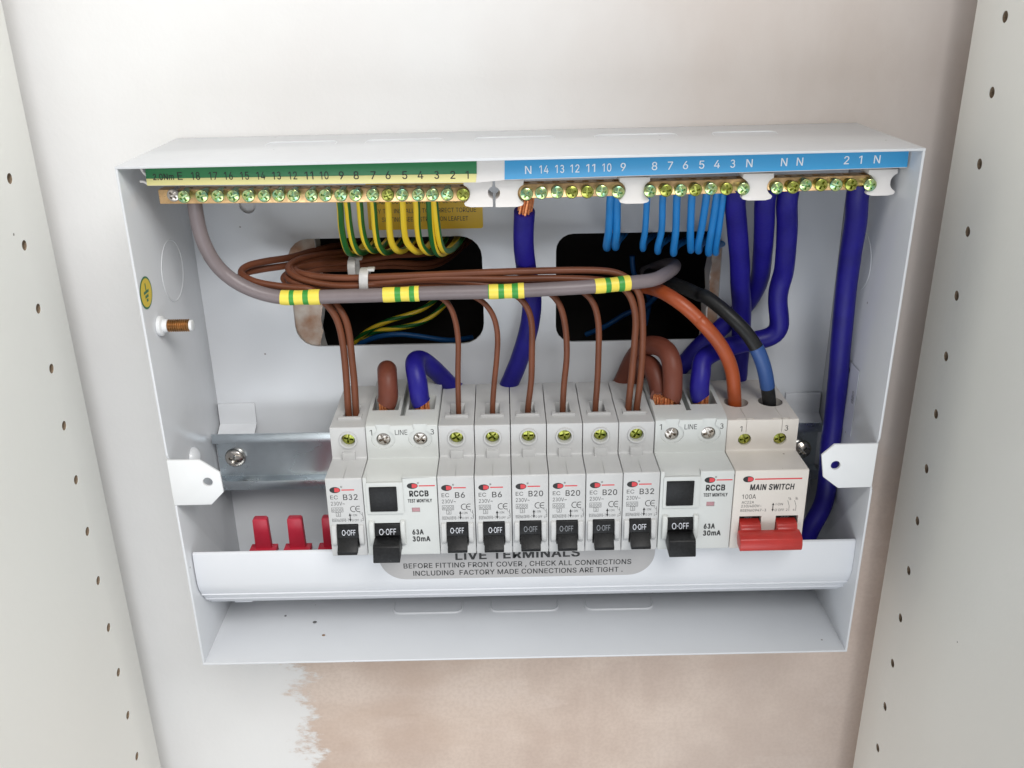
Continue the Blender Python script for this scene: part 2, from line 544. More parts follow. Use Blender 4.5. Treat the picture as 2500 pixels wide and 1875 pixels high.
# --- lettering: outlines of plain grotesque capitals and figures, 509 units to the capital height
GLYPHS = {
 '0': (453, [[(227,-7),(174,1),(130,24),(95,62),(69,113),(53,178),(48,254),(53,330),(69,395),(95,447),(130,484),(174,508),(227,516),(279,508),(323,484),(358,447),(384,395),(400,330),(405,254),(400,178),(384,113),(359,62),(323,24),(279,1)],[(227,50),(261,56),(290,74),(313,103),(330,144),(340,194),(344,254),(340,314),(330,365),(313,405),(290,435),(261,453),(227,460),(192,453),(163,435),(140,405),(123,365),(113,314),(109,254),(113,194),(123,144),(140,103),(163,74),(192,56)]]),
 '1': (380, [[(236,509),(236,0),(172,0),(172,448),(169,448),(46,358),(46,427),(158,509)]]),
 '2': (453, [[(64,0),(64,47),(234,229),(282,282),(311,327),(318,348),(320,371),(317,397),(308,419),(293,436),(273,449),(250,457),(224,460),(196,457),(172,447),(153,433),(139,413),(130,390),(127,362),(66,362),(71,405),(86,442),(111,473),(143,496),(182,511),(225,516),(268,511),(306,497),(337,474),(361,445),(376,411),(381,372),(378,345),(371,318),(357,290),(336,259),(267,180),(153,60),(153,57),(389,57),(389,0)]]),
 '3': (430, [[(70,421),(102,473),(151,507),(210,516),(266,498),(311,458),(335,402),(335,340),(310,285),(265,245),(304,274),(343,229),(363,173),(361,114),(336,60),(293,19),(238,-4),(177,-5),(121,16),(77,56),(50,109),(114,116),(140,76),(181,53),(227,53),(269,75),(295,114),(301,162),(285,207),(250,238),(205,250),(165,250),(165,300),(203,291),(242,306),(269,340),(276,382),(262,423),(230,451),(189,459),(150,444),(123,410)]]),
 '4': (453, [[(40,105),(40,158),(247,509),(311,509),(109,166),(109,163),(413,163),(413,105)],[(282,0),(282,121),(282,146),(282,318),(343,318),(343,0)]]),
 '5': (453, [[(221,-7),(178,-2),(140,11),(108,32),(83,60),(66,93),(60,130),(122,130),(127,108),(138,89),(154,73),(173,60),(196,52),(221,50),(250,53),(276,64),(298,82),(314,104),(324,131),(328,162),(324,193),(314,221),(297,244),(275,262),(248,273),(218,277),(167,268),(145,258),(128,246),(67,253),(96,509),(366,509),(366,452),(151,452),(134,301),(136,301),(155,315),(178,325),(203,331),(229,334),(263,330),(294,321),(321,306),(345,285),(364,260),(379,231),(388,199),(391,163),(385,117),(369,76),(343,41),(309,15),(268,-1)]]),
 '6': (453, [[(226,-7),(182,-1),(142,15),(109,40),(84,74),(69,115),(64,162),(68,199),(80,239),(102,285),(137,340),(252,509),(322,509),(151,261),(145,261),(165,288),(196,307),(235,314),(278,309),(316,295),(346,271),(370,240),(384,201),(389,157),(384,112),(368,73),(343,39),(310,14),(271,-2)],[(226,48),(254,52),(279,63),(299,79),(314,101),(324,128),(327,157),(324,187),(314,213),(299,235),(279,251),(254,262),(226,265),(198,262),(174,252),(153,235),(138,214),(128,188),(125,158),(128,128),(138,102),(153,79),(174,63),(198,52)]]),
 '7': (453, [[(97,0),(323,448),(323,452),(62,452),(62,509),(391,509),(391,449),(165,0)]]),
 '8': (453, [[(226,-7),(178,-2),(136,11),(101,33),(74,62),(57,96),(52,135),(55,166),(65,195),(81,220),(101,241),(125,256),(153,265),(153,267),(119,282),(93,308),(76,342),(70,380),(75,417),(90,450),(114,477),(146,498),(184,511),(226,516),(269,511),(306,498),(337,477),(361,450),(377,417),(382,380),(376,342),(359,308),(333,282),(300,267),(300,265),(327,256),(351,241),(372,220),(387,195),(397,166),(401,135),(395,96),(378,62),(352,33),(317,11),(275,-2)],[(226,49),(258,52),(285,60),(307,74),(323,91),(333,113),(337,139),(333,165),(322,189),(305,208),(283,223),(256,232),(226,235),(196,232),(169,223),(147,208),(130,189),(119,165),(115,139),(119,113),(129,91),(145,74),(167,60),(195,52)],[(226,290),(252,292),(274,300),(293,313),(307,330),(316,351),(319,376),(316,399),(308,420),(294,437),(275,449),(252,457),(226,460),(200,457),(177,449),(159,437),(145,420),(136,399),(133,376),(136,351),(145,330),(159,313),(178,300),(201,292)]]),
 '9': (453, [[(226,516),(271,510),(310,494),(343,468),(368,434),(384,393),(389,347),(385,309),(373,270),(350,224),(315,168),(200,0),(130,0),(301,248),(307,248),(287,221),(257,202),(218,195),(175,199),(137,214),(106,237),(83,269),(68,307),(64,352),(69,397),(85,436),(110,469),(143,494),(182,510)],[(226,460),(199,457),(174,446),(154,429),(138,407),(129,381),(125,352),(129,322),(138,295),(154,274),(174,257),(199,247),(226,243),(254,247),(279,257),(299,273),(314,295),(324,321),(327,350),(324,381),(314,407),(299,429),(279,446),(254,457)]]),
 'A': (479, [[(16,0),(201,509),(276,509),(463,0),(395,0),(287,302),(264,372),(232,478),(245,478),(213,371),(191,302),(85,0)],[(110,142),(110,199),(370,199),(370,142)]]),
 'B': (456, [[(60,0),(60,509),(241,509),(289,504),(329,491),(359,469),(381,442),(394,410),(398,374),(395,344),(387,320),(373,301),(356,286),(315,267),(315,262),(339,257),(363,245),(385,227),(402,203),(414,173),(418,136),(413,100),(400,67),(377,39),(344,18),(301,4),(247,0)],[(125,57),(245,57),(296,63),(330,80),(349,105),(355,137),(352,161),(342,184),(327,203),(306,218),(279,228),(248,231),(125,231)],[(125,285),(238,285),(265,288),(288,296),(308,309),(323,326),(333,348),(336,372),(330,403),(313,429),(283,446),(240,452),(125,452)]]),
 'C': (510, [[(267,-7),(205,1),(150,25),(104,63),(70,115),(48,179),(40,254),(48,329),(70,393),(104,445),(150,484),(205,508),(267,516),(305,513),(340,504),(373,490),(402,471),(427,447),(448,418),(463,385),(473,348),(408,348),(401,373),(389,395),(357,428),(315,449),(267,456),(223,450),(184,432),(150,403),(125,364),(109,314),(103,254),(109,194),(125,145),(151,105),(184,76),(223,59),(267,53),(315,60),(357,81),(389,114),(408,160),(473,160),(463,124),(448,91),(428,62),(402,38),(373,19),(341,5),(305,-4)]]),
 'D': (502, [[(219,0),(96,0),(96,57),(215,57),(272,63),(318,81),(354,110),(379,149),(394,198),(399,255),(394,312),(379,361),(354,399),(320,428),(275,446),(221,452),(93,452),(93,509),(225,509),(294,501),(353,478),(399,441),(433,391),(455,329),(462,255),(455,181),(433,119),(398,68),(351,31),(291,8)],[(125,509),(125,0),(60,0),(60,509)]]),
 'E': (418, [[(60,0),(60,509),(372,509),(372,452),(125,452),(125,286),(355,286),(355,229),(125,229),(125,57),(375,57),(375,0)]]),
 'F': (410, [[(60,0),(60,509),(369,509),(369,452),(125,452),(125,278),(346,278),(346,221),(125,221),(125,0)]]),
 'G': (520, [[(269,-7),(205,1),(149,25),(104,64),(69,116),(47,179),(40,254),(47,329),(69,393),(103,445),(149,484),(203,508),(265,516),(304,513),(340,504),(374,489),(403,469),(429,445),(449,416),(465,384),(474,349),(408,349),(387,393),(356,427),(315,448),(265,456),(222,450),(183,432),(150,404),(125,364),(109,314),(103,254),(109,194),(125,145),(151,105),(184,76),(224,59),(269,53),(309,57),(345,71),(374,93),(396,123),(410,160),(415,202),(434,199),(283,199),(283,256),(478,256),(478,200),(471,141),(451,91),(419,50),(377,19),(326,0)]]),
 'H': (517, [[(60,0),(60,509),(125,509),(125,289),(392,289),(392,509),(457,509),(457,0),(392,0),(392,232),(125,232),(125,0)]]),
 'I': (170, [[(52,0),(52,509),(118,509),(118,0)]]),
 'K': (466, [[(104,145),(104,216),(139,261),(174,303),(212,344),(364,509),(448,509),(231,276),(228,276)],[(60,0),(60,509),(125,509),(125,334),(124,225),(125,193),(125,0)],[(372,0),(188,259),(228,309),(449,0)]]),
 'L': (393, [[(60,0),(60,509),(125,509),(125,57),(361,57),(361,0)]]),
 'M': (628, [[(60,0),(60,509),(152,509),(277,187),(287,159),(299,123),(311,84),(322,49),(307,49),(318,83),(330,121),(342,158),(352,187),(476,509),(568,509),(568,0),(504,0),(504,291),(504,327),(505,369),(506,413),(507,457),(513,457),(498,409),(482,363),(467,322),(456,291),(342,0),(286,0),(170,291),(159,321),(145,361),(129,408),(112,457),(119,457),(120,416),(121,372),(122,328),(122,291),(122,0)]]),
 'N': (523, [[(60,0),(60,509),(136,509),(343,183),(363,151),(388,107),(414,55),(405,54),(401,108),(399,157),(399,195),(399,509),(463,509),(463,0),(387,0),(202,290),(177,331),(148,381),(108,452),(119,454),(122,384),(124,328),(125,291),(125,0)]]),
 'O': (533, [[(267,-7),(205,1),(150,25),(105,63),(70,115),(48,179),(40,254),(48,329),(70,393),(105,445),(150,484),(205,508),(267,516),(329,508),(384,484),(429,445),(464,393),(486,329),(493,254),(486,179),(464,115),(429,63),(384,25),(329,1)],[(267,53),(310,59),(349,76),(383,105),(408,144),(425,194),(430,254),(425,314),(408,365),(383,404),(349,433),(310,450),(267,456),(223,450),(184,433),(151,404),(125,364),(109,314),(103,254),(109,194),(125,144),(151,105),(184,76),(223,59)]]),
 'R': (449, [[(60,0),(60,509),(236,509),(290,504),(333,489),(367,465),(390,433),(405,395),(409,352),(405,309),(390,271),(367,240),(333,217),(289,203),(236,198),(96,198),(96,255),(234,255),(269,258),(298,267),(319,281),(334,300),(342,324),(345,352),(342,380),(334,405),(319,425),(298,440),(269,449),(233,452),(125,452),(125,0)],[(353,0),(230,229),(303,229),(428,0)]]),
 'S': (446, [[(224,-9),(172,-4),(128,9),(91,31),(64,60),(46,96),(38,137),(104,137),(110,110),(123,88),(142,71),(166,59),(194,52),(224,49),(257,52),(286,60),(311,74),(329,92),(341,114),(346,139),(342,161),(332,179),(316,193),(296,205),(245,222),(184,239),(128,260),(86,289),(60,326),(52,372),(58,413),(75,448),(102,476),(138,498),(180,511),(227,516),(275,511),(316,498),(351,476),(377,449),(394,415),(401,378),(337,378),(326,412),(302,437),(267,453),(225,459),(194,456),(167,448),(145,435),(129,418),(118,398),(115,376),(119,352),(131,334),(148,319),(169,308),(212,293),(264,279),(312,264),(359,238),(379,220),(395,198),(405,171),(408,139),(403,99),(386,64),(360,34),(323,11),(278,-4)]]),
 'T': (448, [[(32,452),(32,509),(417,509),(417,452),(257,452),(257,0),(193,0),(193,452)]]),
 'U': (517, [[(259,-8),(203,-2),(154,15),(114,43),(85,80),(66,124),(60,173),(60,509),(124,509),(124,178),(128,144),(141,113),(160,87),(187,68),(220,56),(259,52),(298,56),(331,68),(357,87),(377,113),(389,144),(393,178),(393,509),(457,509),(457,173),(451,124),(433,80),(403,43),(363,15),(315,-2)]]),
 'V': (479, [[(204,0),(16,509),(84,509),(192,206),(215,137),(248,31),(235,31),(267,138),(290,206),(395,509),(463,509),(278,0)]]),
 'W': (686, [[(155,0),(16,509),(82,509),(163,196),(175,145),(187,94),(197,40),(189,40),(200,94),(211,145),(224,196),(306,509),(380,509),(462,196),(474,145),(486,94),(497,40),(488,40),(499,94),(510,145),(523,196),(603,509),(670,509),(530,0),(455,0),(368,323),(351,391),(336,475),(350,475),(335,395),(318,323),(230,0)]]),
 'X': (474, [[(18,0),(217,284),(217,236),(29,509),(104,509),(178,400),(204,361),(223,329),(243,292),(232,292),(252,329),(272,361),(298,400),(374,509),(446,509),(259,239),(259,287),(456,0),(382,0),(292,129),(268,165),(250,195),(230,231),(244,231),(225,196),(206,166),(182,129),(91,0)]]),
 'Y': (472, [[(203,0),(203,208),(16,509),(91,509),(192,344),(222,292),(250,230),(224,230),(251,293),(280,344),(381,509),(455,509),(268,208),(268,0)]]),
 'Q': (533, [[(245,159),(313,159),(369,85),(384,65),(468,-48),(401,-48),(346,27),(331,46)],[(267,-7),(205,1),(150,25),(105,63),(70,115),(48,179),(40,254),(48,329),(70,393),(105,445),(150,484),(205,508),(267,516),(329,508),(384,484),(429,445),(464,393),(486,329),(493,254),(486,179),(464,115),(429,63),(384,25),(329,1)],[(267,53),(310,59),(349,76),(383,105),(408,144),(425,194),(430,254),(425,314),(408,365),(383,404),(349,433),(310,450),(267,456),(223,450),(184,433),(151,404),(125,364),(109,314),(103,254),(109,194),(125,144),(151,105),(184,76),(223,59)]]),
 'm': (609, [[(53,0),(53,379),(112,379),(112,295),(108,295),(118,323),(132,346),(151,363),(172,376),(195,384),(219,386),(257,380),(287,361),(309,331),(321,295),(312,295),(322,321),(337,343),(357,361),(381,375),(407,383),(437,386),(468,383),(497,372),(522,354),(541,328),(553,296),(557,255),(557,0),(496,0),(496,254),(490,289),(473,313),(447,326),(419,330),(395,328),(374,320),(358,307),(345,290),(338,270),(335,247),(335,0),(274,0),(274,260),(269,288),(253,311),(229,326),(199,330),(178,328),(158,320),(140,307),(126,289),(117,266),(114,238),(114,0)]]),
 '.': (187, [[(95,-4),(78,-1),(63,9),(53,24),(50,41),(53,59),(63,73),(78,83),(95,87),(113,83),(128,73),(138,59),(141,41),(138,24),(128,9),(113,-1)]]),
 ',': (187, [[(38,-119),(68,71),(137,71),(84,-119)]]),
 '-': (453, [[(337,244),(337,188),(114,188),(114,244)]]),
 '/': (249, [[(235,533),(71,-76),(14,-76),(178,533)]]),
 '~': (453, [[(52,150),(55,188),(66,218),(82,240),(103,255),(127,263),(151,266),(175,264),(197,256),(246,221),(275,198),(299,192),(318,196),(332,207),(341,226),(344,253),(400,253),(397,215),(386,185),(370,163),(349,148),(326,139),(301,137),(276,139),(254,148),(207,182),(177,204),(154,210),(136,207),(121,196),(111,178),(108,150)]]),
 '®': (463, [[(231,118),(192,122),(154,134),(121,152),(91,177),(67,206),(48,240),(37,277),(33,317),(37,357),(48,394),(67,428),(91,457),(121,482),(154,500),(192,512),(231,516),(271,512),(309,500),(343,482),(372,457),(396,428),(415,394),(426,357),(430,317),(426,277),(415,240),(396,206),(372,177),(343,152),(309,134),(271,122)],[(231,166),(271,171),(307,187),(338,210),(362,241),(377,277),(382,317),(377,357),(362,393),(338,423),(307,447),(271,462),(231,467),(192,462),(156,447),(125,423),(101,393),(86,357),(81,317),(86,277),(101,241),(125,210),(156,187),(192,171)],[(273,226),(228,312),(273,312),(319,226)],[(161,226),(161,409),(253,409),(279,402),(302,383),(309,368),(311,350),(309,332),(302,316),(278,295),(250,287),(185,287),(185,319),(239,319),(257,327),(264,337),(267,350),(264,364),(257,372),(239,378),(203,378),(203,226)]]),
 ' ': (187, []),
}

CAP = 0.509
_TXT = {}


def _area(l):
    return 0.5 * sum(a[0] * b[1] - b[0] * a[1] for a, b in zip(l, l[1:] + l[:1]))


def _inside(p, l):
    c = False
    for a, b in zip(l, l[1:] + l[:1]):
        if (a[1] > p[1]) != (b[1] > p[1]) and p[0] < (b[0] - a[0]) * (p[1] - a[1]) / (b[1] - a[1]) + a[0]:
            c = not c
    return c


def glyphs(s, bold):
    """flat mesh of a line of text: vertices (x, y, layer) with the capital height CAP"""
    key = (s, bold)
    if key in _TXT:
        return _TXT[key]
    vs, fs, pen = [], [], 0.0
    for ch in s:
        adv, loops = GLYPHS[ch]
        loops = [[(x / 1000, y / 1000) for x, y in l] for l in loops]
        if loops:
            big = max(loops, key=lambda l: abs(_area(l)))
            sg = 1 if _area(big) > 0 else -1
            outer = [l for l in loops if _area(l) * sg > 0]
            holes = [l for l in loops if _area(l) * sg <= 0]
            layer = 0
            for l in outer:
                grp = [l] + [h for h in holes if _inside(h[0], l)]
                tris = tessellate_polygon([[Vector((p[0], p[1], 0)) for p in g] for g in grp])
                q = bold * 0.5
                for dx, dy in ([(0, 0)] if not bold else [(-q, -q * 0.6), (q, -q * 0.6), (-q, q * 0.6), (q, q * 0.6), (0, 0)]):
                    o = len(vs)
                    for g in grp:
                        vs += [(p[0] + pen + dx, p[1] + dy, layer) for p in g]
                    fs += [tuple(o + i for i in t) for t in tris]
                    layer += 1
        pen += adv / 1000 + bold * 0.8
    _TXT[key] = (vs, fs)
    return _TXT[key]


def text(mb, s, x, z, h, y, mi=0, width=None, bold=0.0, align="l", shear=0.0, to3=None, slope=0.0):
    """print s on the plane y: left x, base z, capital height h (mm)"""
    vs, fs = glyphs(s, bold)
    if not vs:
        return
    k = h / CAP
    x0 = min(v[0] for v in vs)
    x1 = max(v[0] for v in vs)
    kx = k if width is None else width / (x1 - x0)
    wd = (x1 - x0) * kx
    ox = x - (wd / 2 if align == "c" else (wd if align == "r" else 0))
    out = []
    for v in vs:
        px, pz = ox + (v[0] - x0) * kx + shear * v[1] * k, z + v[1] * k
        pz += slope * (px - x)
        q = to3(px, pz) if to3 else (px, y, pz)
        out.append((q[0], q[1] - 0.006 * v[2], q[2]))
    mb.add(out, fs, mi)


def poly(mb, pts, y, mi=0, to3=None):
    mb.add([to3(a, b) if to3 else (a, y, b) for a, b in pts], [tuple(range(len(pts)))], mi)


def line(mb, x0, z0, x1, z1, w, y, mi=0):
    d = Vector((x1 - x0, z1 - z0))
    n = Vector((-d.y, d.x)).normalized() * w / 2
    poly(mb, [(x0 + n.x, z0 + n.y), (x1 + n.x, z1 + n.y), (x1 - n.x, z1 - n.y), (x0 - n.x, z0 - n.y)], y, mi)


_SCREW = {}


def screw_mesh(r, h, material, dome=0.25, shank=0.0, cross=0.66, arm=0.17, depth=0.55, seg=28):
    key = (r, h, material, dome, shank)
    if key in _SCREW:
        return _SCREW[key]
    mb = MB()
    a, w = cross * r, arm * r
    plus = [(w, w), (a, w), (a, -w), (w, -w), (w, -a), (-w, -a), (-w, -w), (-a, -w), (-a, w), (-w, w), (-w, a), (w, a)]
    plus = plus[::-1]

    def yy(x, z):
        q = min(1.0, (x * x + z * z) / (r * r))
        return -h - dome * (1 - q)
    mid = circle(0, 0, r * 0.80, n=seg)
    polys = [[Vector((p[0], p[1], 0)) for p in mid], [Vector((p[0], p[1], 0)) for p in plus]]
    tris = tessellate_polygon(polys)
    flat = mid + plus
    mb.add([(p[0], yy(*p), p[1]) for p in flat], [tuple(t) for t in tris])
    rim = circle(0, 0, r * 0.93, n=seg)
    out = circle(0, 0, r, n=seg)
    mb.add([(p[0], yy(*p), p[1]) for p in mid] + [(p[0], yy(*p) + 0.03 * r, p[1]) for p in rim] + [(p[0], -h + 0.12 * r, p[1]) for p in out] + [(p[0], 0, p[1]) for p in out],
           [(j * seg + k, j * seg + (k + 1) % seg, (j + 1) * seg + (k + 1) % seg, (j + 1) * seg + k) for j in range(3) for k in range(seg)])
    n = len(plus)
    d = depth * r
    mb.add([(p[0], yy(*p), p[1]) for p in plus] + [(p[0] * 0.7, -h + d, p[1] * 0.7) for p in plus],
           [(k, (k + 1) % n, n + (k + 1) % n, n + k) for k in range(n)])
    bt = tessellate_polygon([[Vector((p[0], p[1], 0)) for p in plus]])
    mb.add([(p[0] * 0.7, -h + d, p[1] * 0.7) for p in plus], [tuple(t) for t in bt])
    if shank:
        mb.lathe([(0, r * 0.86), (shank, r * 0.86)], (0, 0, 0), (0, 1, 0), seg=18)
    _SCREW[key] = mb.mesh("screw", material, smooth=32)
    return _SCREW[key]


def put_screw(name, parent, x, y, z, me, rot=None):
    o = bpy.data.objects.new(name, me)
    COL.objects.link(o)
    o.parent = parent
    o.matrix_parent_inverse = parent.matrix_basis.inverted()
    o.location = (x * S, y * S, z * S)
    o.rotation_euler = (random.uniform(-.06, .06), random.uniform(0, 6.28) if rot is None else rot, random.uniform(-.06, .06))
    return o


def copy_tree(o):
    c = o.copy()
    COL.objects.link(c)
    for ch in o.children:
        d = ch.copy()
        COL.objects.link(d)
        d.parent = c
        d.matrix_parent_inverse = ch.matrix_parent_inverse
        for g in ch.children:
            e = g.copy()
            COL.objects.link(e)
            e.parent = d
            e.matrix_parent_inverse = g.matrix_parent_inverse
    return c

# ------------------------------------------------------------------ the wall and the cabinet sides
CUT_L = [(-106.5, 212), (-105.8, 190), (-106.8, 178), (-106.0, 169), (-107.6, 160), (-109.2, 154), (-108.6, 147), (-107.5, 141.5), (-14, 141.5), (-14, 212)]
CUT_R = [(14, 212), (14, 141.5), (100.5, 141.5), (101.8, 152), (100.9, 163), (102.6, 172), (101.6, 182), (102.8, 191), (101.9, 200), (102.5, 212)]
me = MB().box(-700, 700, 0, 13, -700, 900).mesh("wall", ["plaster_wall"], smooth=0)
me = boolean(me, MB().prism(CUT_L, 1, -5, 20).prism(CUT_R, 1, -5, 20), smooth=0)
wall = tag(link("wall", me), "plastered wall behind the cabinet, white paint over bare pink plaster", None, None, "structure")
# added wall returns outside the cabinet sides, keeping light out of the rear gaps
for xa, xb in ((-420.0, -253.0), (229.5, 400.0)):
    tag(MB().box(xa, xb, -400, -0.2, -700, 900).obj("light_block_return", ["plaster_wall"], smooth=0), "added unseen wall return blocking light behind the cabinet side", None, None, "structure")
# the dark hollow behind the board
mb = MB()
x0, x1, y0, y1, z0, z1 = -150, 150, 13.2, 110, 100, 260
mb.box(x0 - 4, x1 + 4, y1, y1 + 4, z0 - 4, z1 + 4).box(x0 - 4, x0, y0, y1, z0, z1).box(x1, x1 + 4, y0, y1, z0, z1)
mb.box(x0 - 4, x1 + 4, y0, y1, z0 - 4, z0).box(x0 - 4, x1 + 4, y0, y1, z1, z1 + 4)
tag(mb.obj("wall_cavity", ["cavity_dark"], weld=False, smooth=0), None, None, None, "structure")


def crumbled(name, fx0, fx1, z0, z1, seed, nx=14, nz=60):
    """broken plaster between box edge and cut: a lumpy sheet with a torn edge"""
    mb = MB()
    v = []
    for j in range(nz + 1):
        z = z0 + (z1 - z0) * j / nz
        a, b_ = fx0(z), fx1(z)
        for i in range(nx + 1):
            t = i / nx
            x = a + (b_ - a) * t
            q = noise.noise(Vector((x * 0.16, z * 0.16, seed))) + 0.5 * noise.noise(Vector((x * 0.45, z * 0.45, seed + 9)))
            v.append((x, -0.45 - 0.75 * max(0.0, q + 0.35) + 2.2 * max(0, t - 0.8) * (1 + q), z))
    f = [(j * (nx + 1) + i, j * (nx + 1) + i + 1, (j + 1) * (nx + 1) + i + 1, (j + 1) * (nx + 1) + i) for j in range(nz) for i in range(nx)]
    mb.add(v, f)
    return tag(mb.obj(name, ["broken_plaster"], smooth=50, parent=wall), None, None, None, None)


def jag(z, s):
    return 1.1 * noise.noise(Vector((z * 0.12, s, 0))) + 0.6 * noise.noise(Vector((z * 0.5, s, 3)))


crumbled("broken_edge", lambda z: -121.5, lambda z: -106.2 - 2.2 * max(0, min(1, (163 - z) / 14)) + jag(z, 1.0) * 1.2, 143, 210, 4.0)
crumbled("broken_edge", lambda z: 107.0, lambda z: 102.2 + jag(z, 5.0) * 1.1, 143, 210, 11.0, nx=8)


def cabinet_side(x_face, side, y_rear, y_hole, z_first, n, label, pitch=31.2):
    t = thing("cabinet_side_panel", (x_face, y_rear, 0), label, "panel")
    xa, xb = (x_face - 18, x_face) if side < 0 else (x_face, x_face + 18)
    me = MB().box(xa, xb, -380, y_rear, -560, 760).mesh("board", ["melamine"], bevel=0.5)
    cut, lin = MB(), []
    for i in range(-2, n + 2):
        z = z_first - pitch * i
        d = -side
        cut.lathe([(-1, 2.5), (10, 2.5)], (x_face, y_hole, z), (side, 0, 0), seg=20)
        lin.append((x_face + side * 0.25, y_hole, z))
    me = boolean(me, cut)
    link("board", me, t)
    base = MB()
    base.lathe([(0, 2.46), (5.0, 2.46)], (0, 0, 0), (side, 0, 0), seg=20, closed=False)
    base.lathe([(4.9, 2.46), (5.0, 0.01)], (0, 0, 0), (side, 0, 0), seg=20, closed=False)
    pm = base.mesh("pin_hole", ["chipboard"])
    for c in lin:
        o = link("pin_hole", pm, t)
        o.location = [q * S for q in c]
    return t


cabinet_side(-233.6, -1, -19.3, -46.2, 248.0, 12, "white cabinet side on the left with a row of drilled shelf pin holes", 31.3)
cabinet_side(209.1, 1, -25.7, -53.3, 310.35, 14, "off-white cabinet side on the right with a row of drilled shelf pin holes")

# ------------------------------------------------------------------ the open steel box
TL, TR, BR, BL = (-170.1, 258.6), (170.4, 260.3), (169.0, 0.1), (-169.8, 0.1)
D_ = -83.3
unit = thing("consumer_unit_box", (0, 0, 0), "open white steel fuse box fixed to the plaster wall, front cover off", "fuse box")


def quad_sheet(name, a, b_, inward, th=1.2, y0=-0.6, y1=D_, parent=unit, m="steel_paint"):
    """sheet along the edge a-b of the box front outline, th thick towards the inside"""
    n = Vector(inward)
    poly_ = [a, b_, (b_[0] + n.x * th, b_[1] + n.y * th), (a[0] + n.x * th, a[1] + n.y * th)]
    return MB().prism(poly_, 1, y0, y1).obj(name, [m], parent, bevel=0.35)


# side walls carry the cover tabs, so their front edge steps back there
def side_wall(a, b_, sgn):
    (xt, zt), (xb, zb) = a, b_
    ed = lambda z: xb + (xt - xb) * (z - zb) / (zt - zb)
    mb = MB()
    v, f = [], []
    outline = [(-0.6, zb), (D_, zb), (D_, 95.3 if sgn < 0 else 97.6), (D_ + 1.3, 96.6 if sgn < 0 else 98.8), (D_ + 1.3, 120.6 if sgn < 0 else 122.2), (D_, 122.8 if sgn < 0 else 124.6), (D_, zt), (-0.6, zt)]
    n = len(outline)
    for off in (0, -sgn * 1.2):
        v += [(ed(z) + off, y, z) for y, z in outline]
    f = [(i, (i + 1) % n, n + (i + 1) % n, n + i) for i in range(n)]
    tr = tessellate_polygon([[Vector((y, z, 0)) for y, z in outline]])
    f += [tuple(t) for t in tr] + [tuple(n + i for i in reversed(t)) for t in tr]
    mb.add(v, f)
    return mb.obj("side_wall", ["steel_paint"], unit, bevel=0.35)


left_wall = side_wall(TL, BL, -1)
right_wall = side_wall(TR, BR, 1)
top_wall = quad_sheet("top_wall", (TL[0] + 0.02, TL[1] + 0.01), (TR[0] - 0.02, TR[1] + 0.01), (0, -1), y1=D_ - 0.15)
bottom_wall = quad_sheet("bottom_wall", (BL[0] + 0.02, BL[1] - 0.01), (BR[0] - 0.02, BR[1] - 0.01), (0, 1), y1=D_ - 0.15)
HOLE_L = rounded(-121.0, -19.2, 147.0, 206.6, 11.5)
HOLE_R = rounded(19.6, 107.0, 146.8, 206.8, 9.0)
me = MB().box(-169.0, 168.6, -2.2, -0.7, 1.2, 258.0).mesh("back_panel", ["steel_paint"], smooth=0)
me = boolean(me, MB().prism(HOLE_L, 1, -6, 4).prism(HOLE_R, 1, -6, 4).lathe([(-6, 4.2), (4, 4.2)], (-138.6, 0, 224.6), (0, 1, 0), seg=28))
link("back_panel", me, unit)


def ring_tube(mb, pts, r=0.45, closed=True):
    p = pts + [pts[0]] if closed else pts
    mb.tube(p, r, seg=8, smooth=False)


def knock_ring(parent, to3, outline, r=0.5):
    mb = MB()
    ring_tube(mb, [to3(a, b_) for a, b_ in outline], r)
    return mb.obj("knockout", ["steel_paint"], parent, smooth=60)


kl = lambda a, b_: (-168.95 + (b_ - 130) * -0.001, a, b_)
knock_ring(left_wall, kl, circle(-38.5, 201.0, 14.8, n=40), 0.5)
knock_ring(right_wall, lambda a, b_: (168.95, a, b_), circle(-31.0, 198.0, 14.8, n=40), 0.35)


def u_shape(xa, xb, y_edge, y_end, r):
    s_ = 1 if y_end > y_edge else -1
    out = [(xa, y_end)]
    for cx, a0 in ((xa + r, 180), (xb - r, 270)):
        for k in range(6):
            a = math.radians(a0 + 90 * k / 5)
            out.append((cx + r * math.cos(a), y_edge + s_ * (r + r * math.sin(a))))
    return out + [(xb, y_end)]


def knock_slot(parent, to3, outline, r):
    mb = MB()
    n = len(outline) - 1
    mb.tube([to3(a, b_) for a, b_ in outline], lambda s_: r * min(1.0, 0.25 + 4.0 * min(s_, 1 - s_)), seg=8, smooth=False)
    return mb.obj("knockout", ["steel_paint"], parent, smooth=60)


for xa, xb in ((-74.0, -35.2), (-19.0, 19.0), (34.6, 72.7)):
    knock_slot(bottom_wall, lambda a, b_: (a, b_, 1.3), u_shape(xa, xb, -44.0, -33.0, 4.0), 0.85)
for xa, xb in ((-118.5, -85.7), (-72.0, -35.5), (-20.5, 17.5), (36.0, 75.0), (92, 122)):
    zt = lambda a: TL[1] + (TR[1] - TL[1]) * (a - TL[0]) / (TR[0] - TL[0])
    knock_slot(top_wall, lambda a, b_: (a, b_, zt(a) - 0.15), u_shape(xa, xb, -24.0, -34.0, 4.0), 0.6)

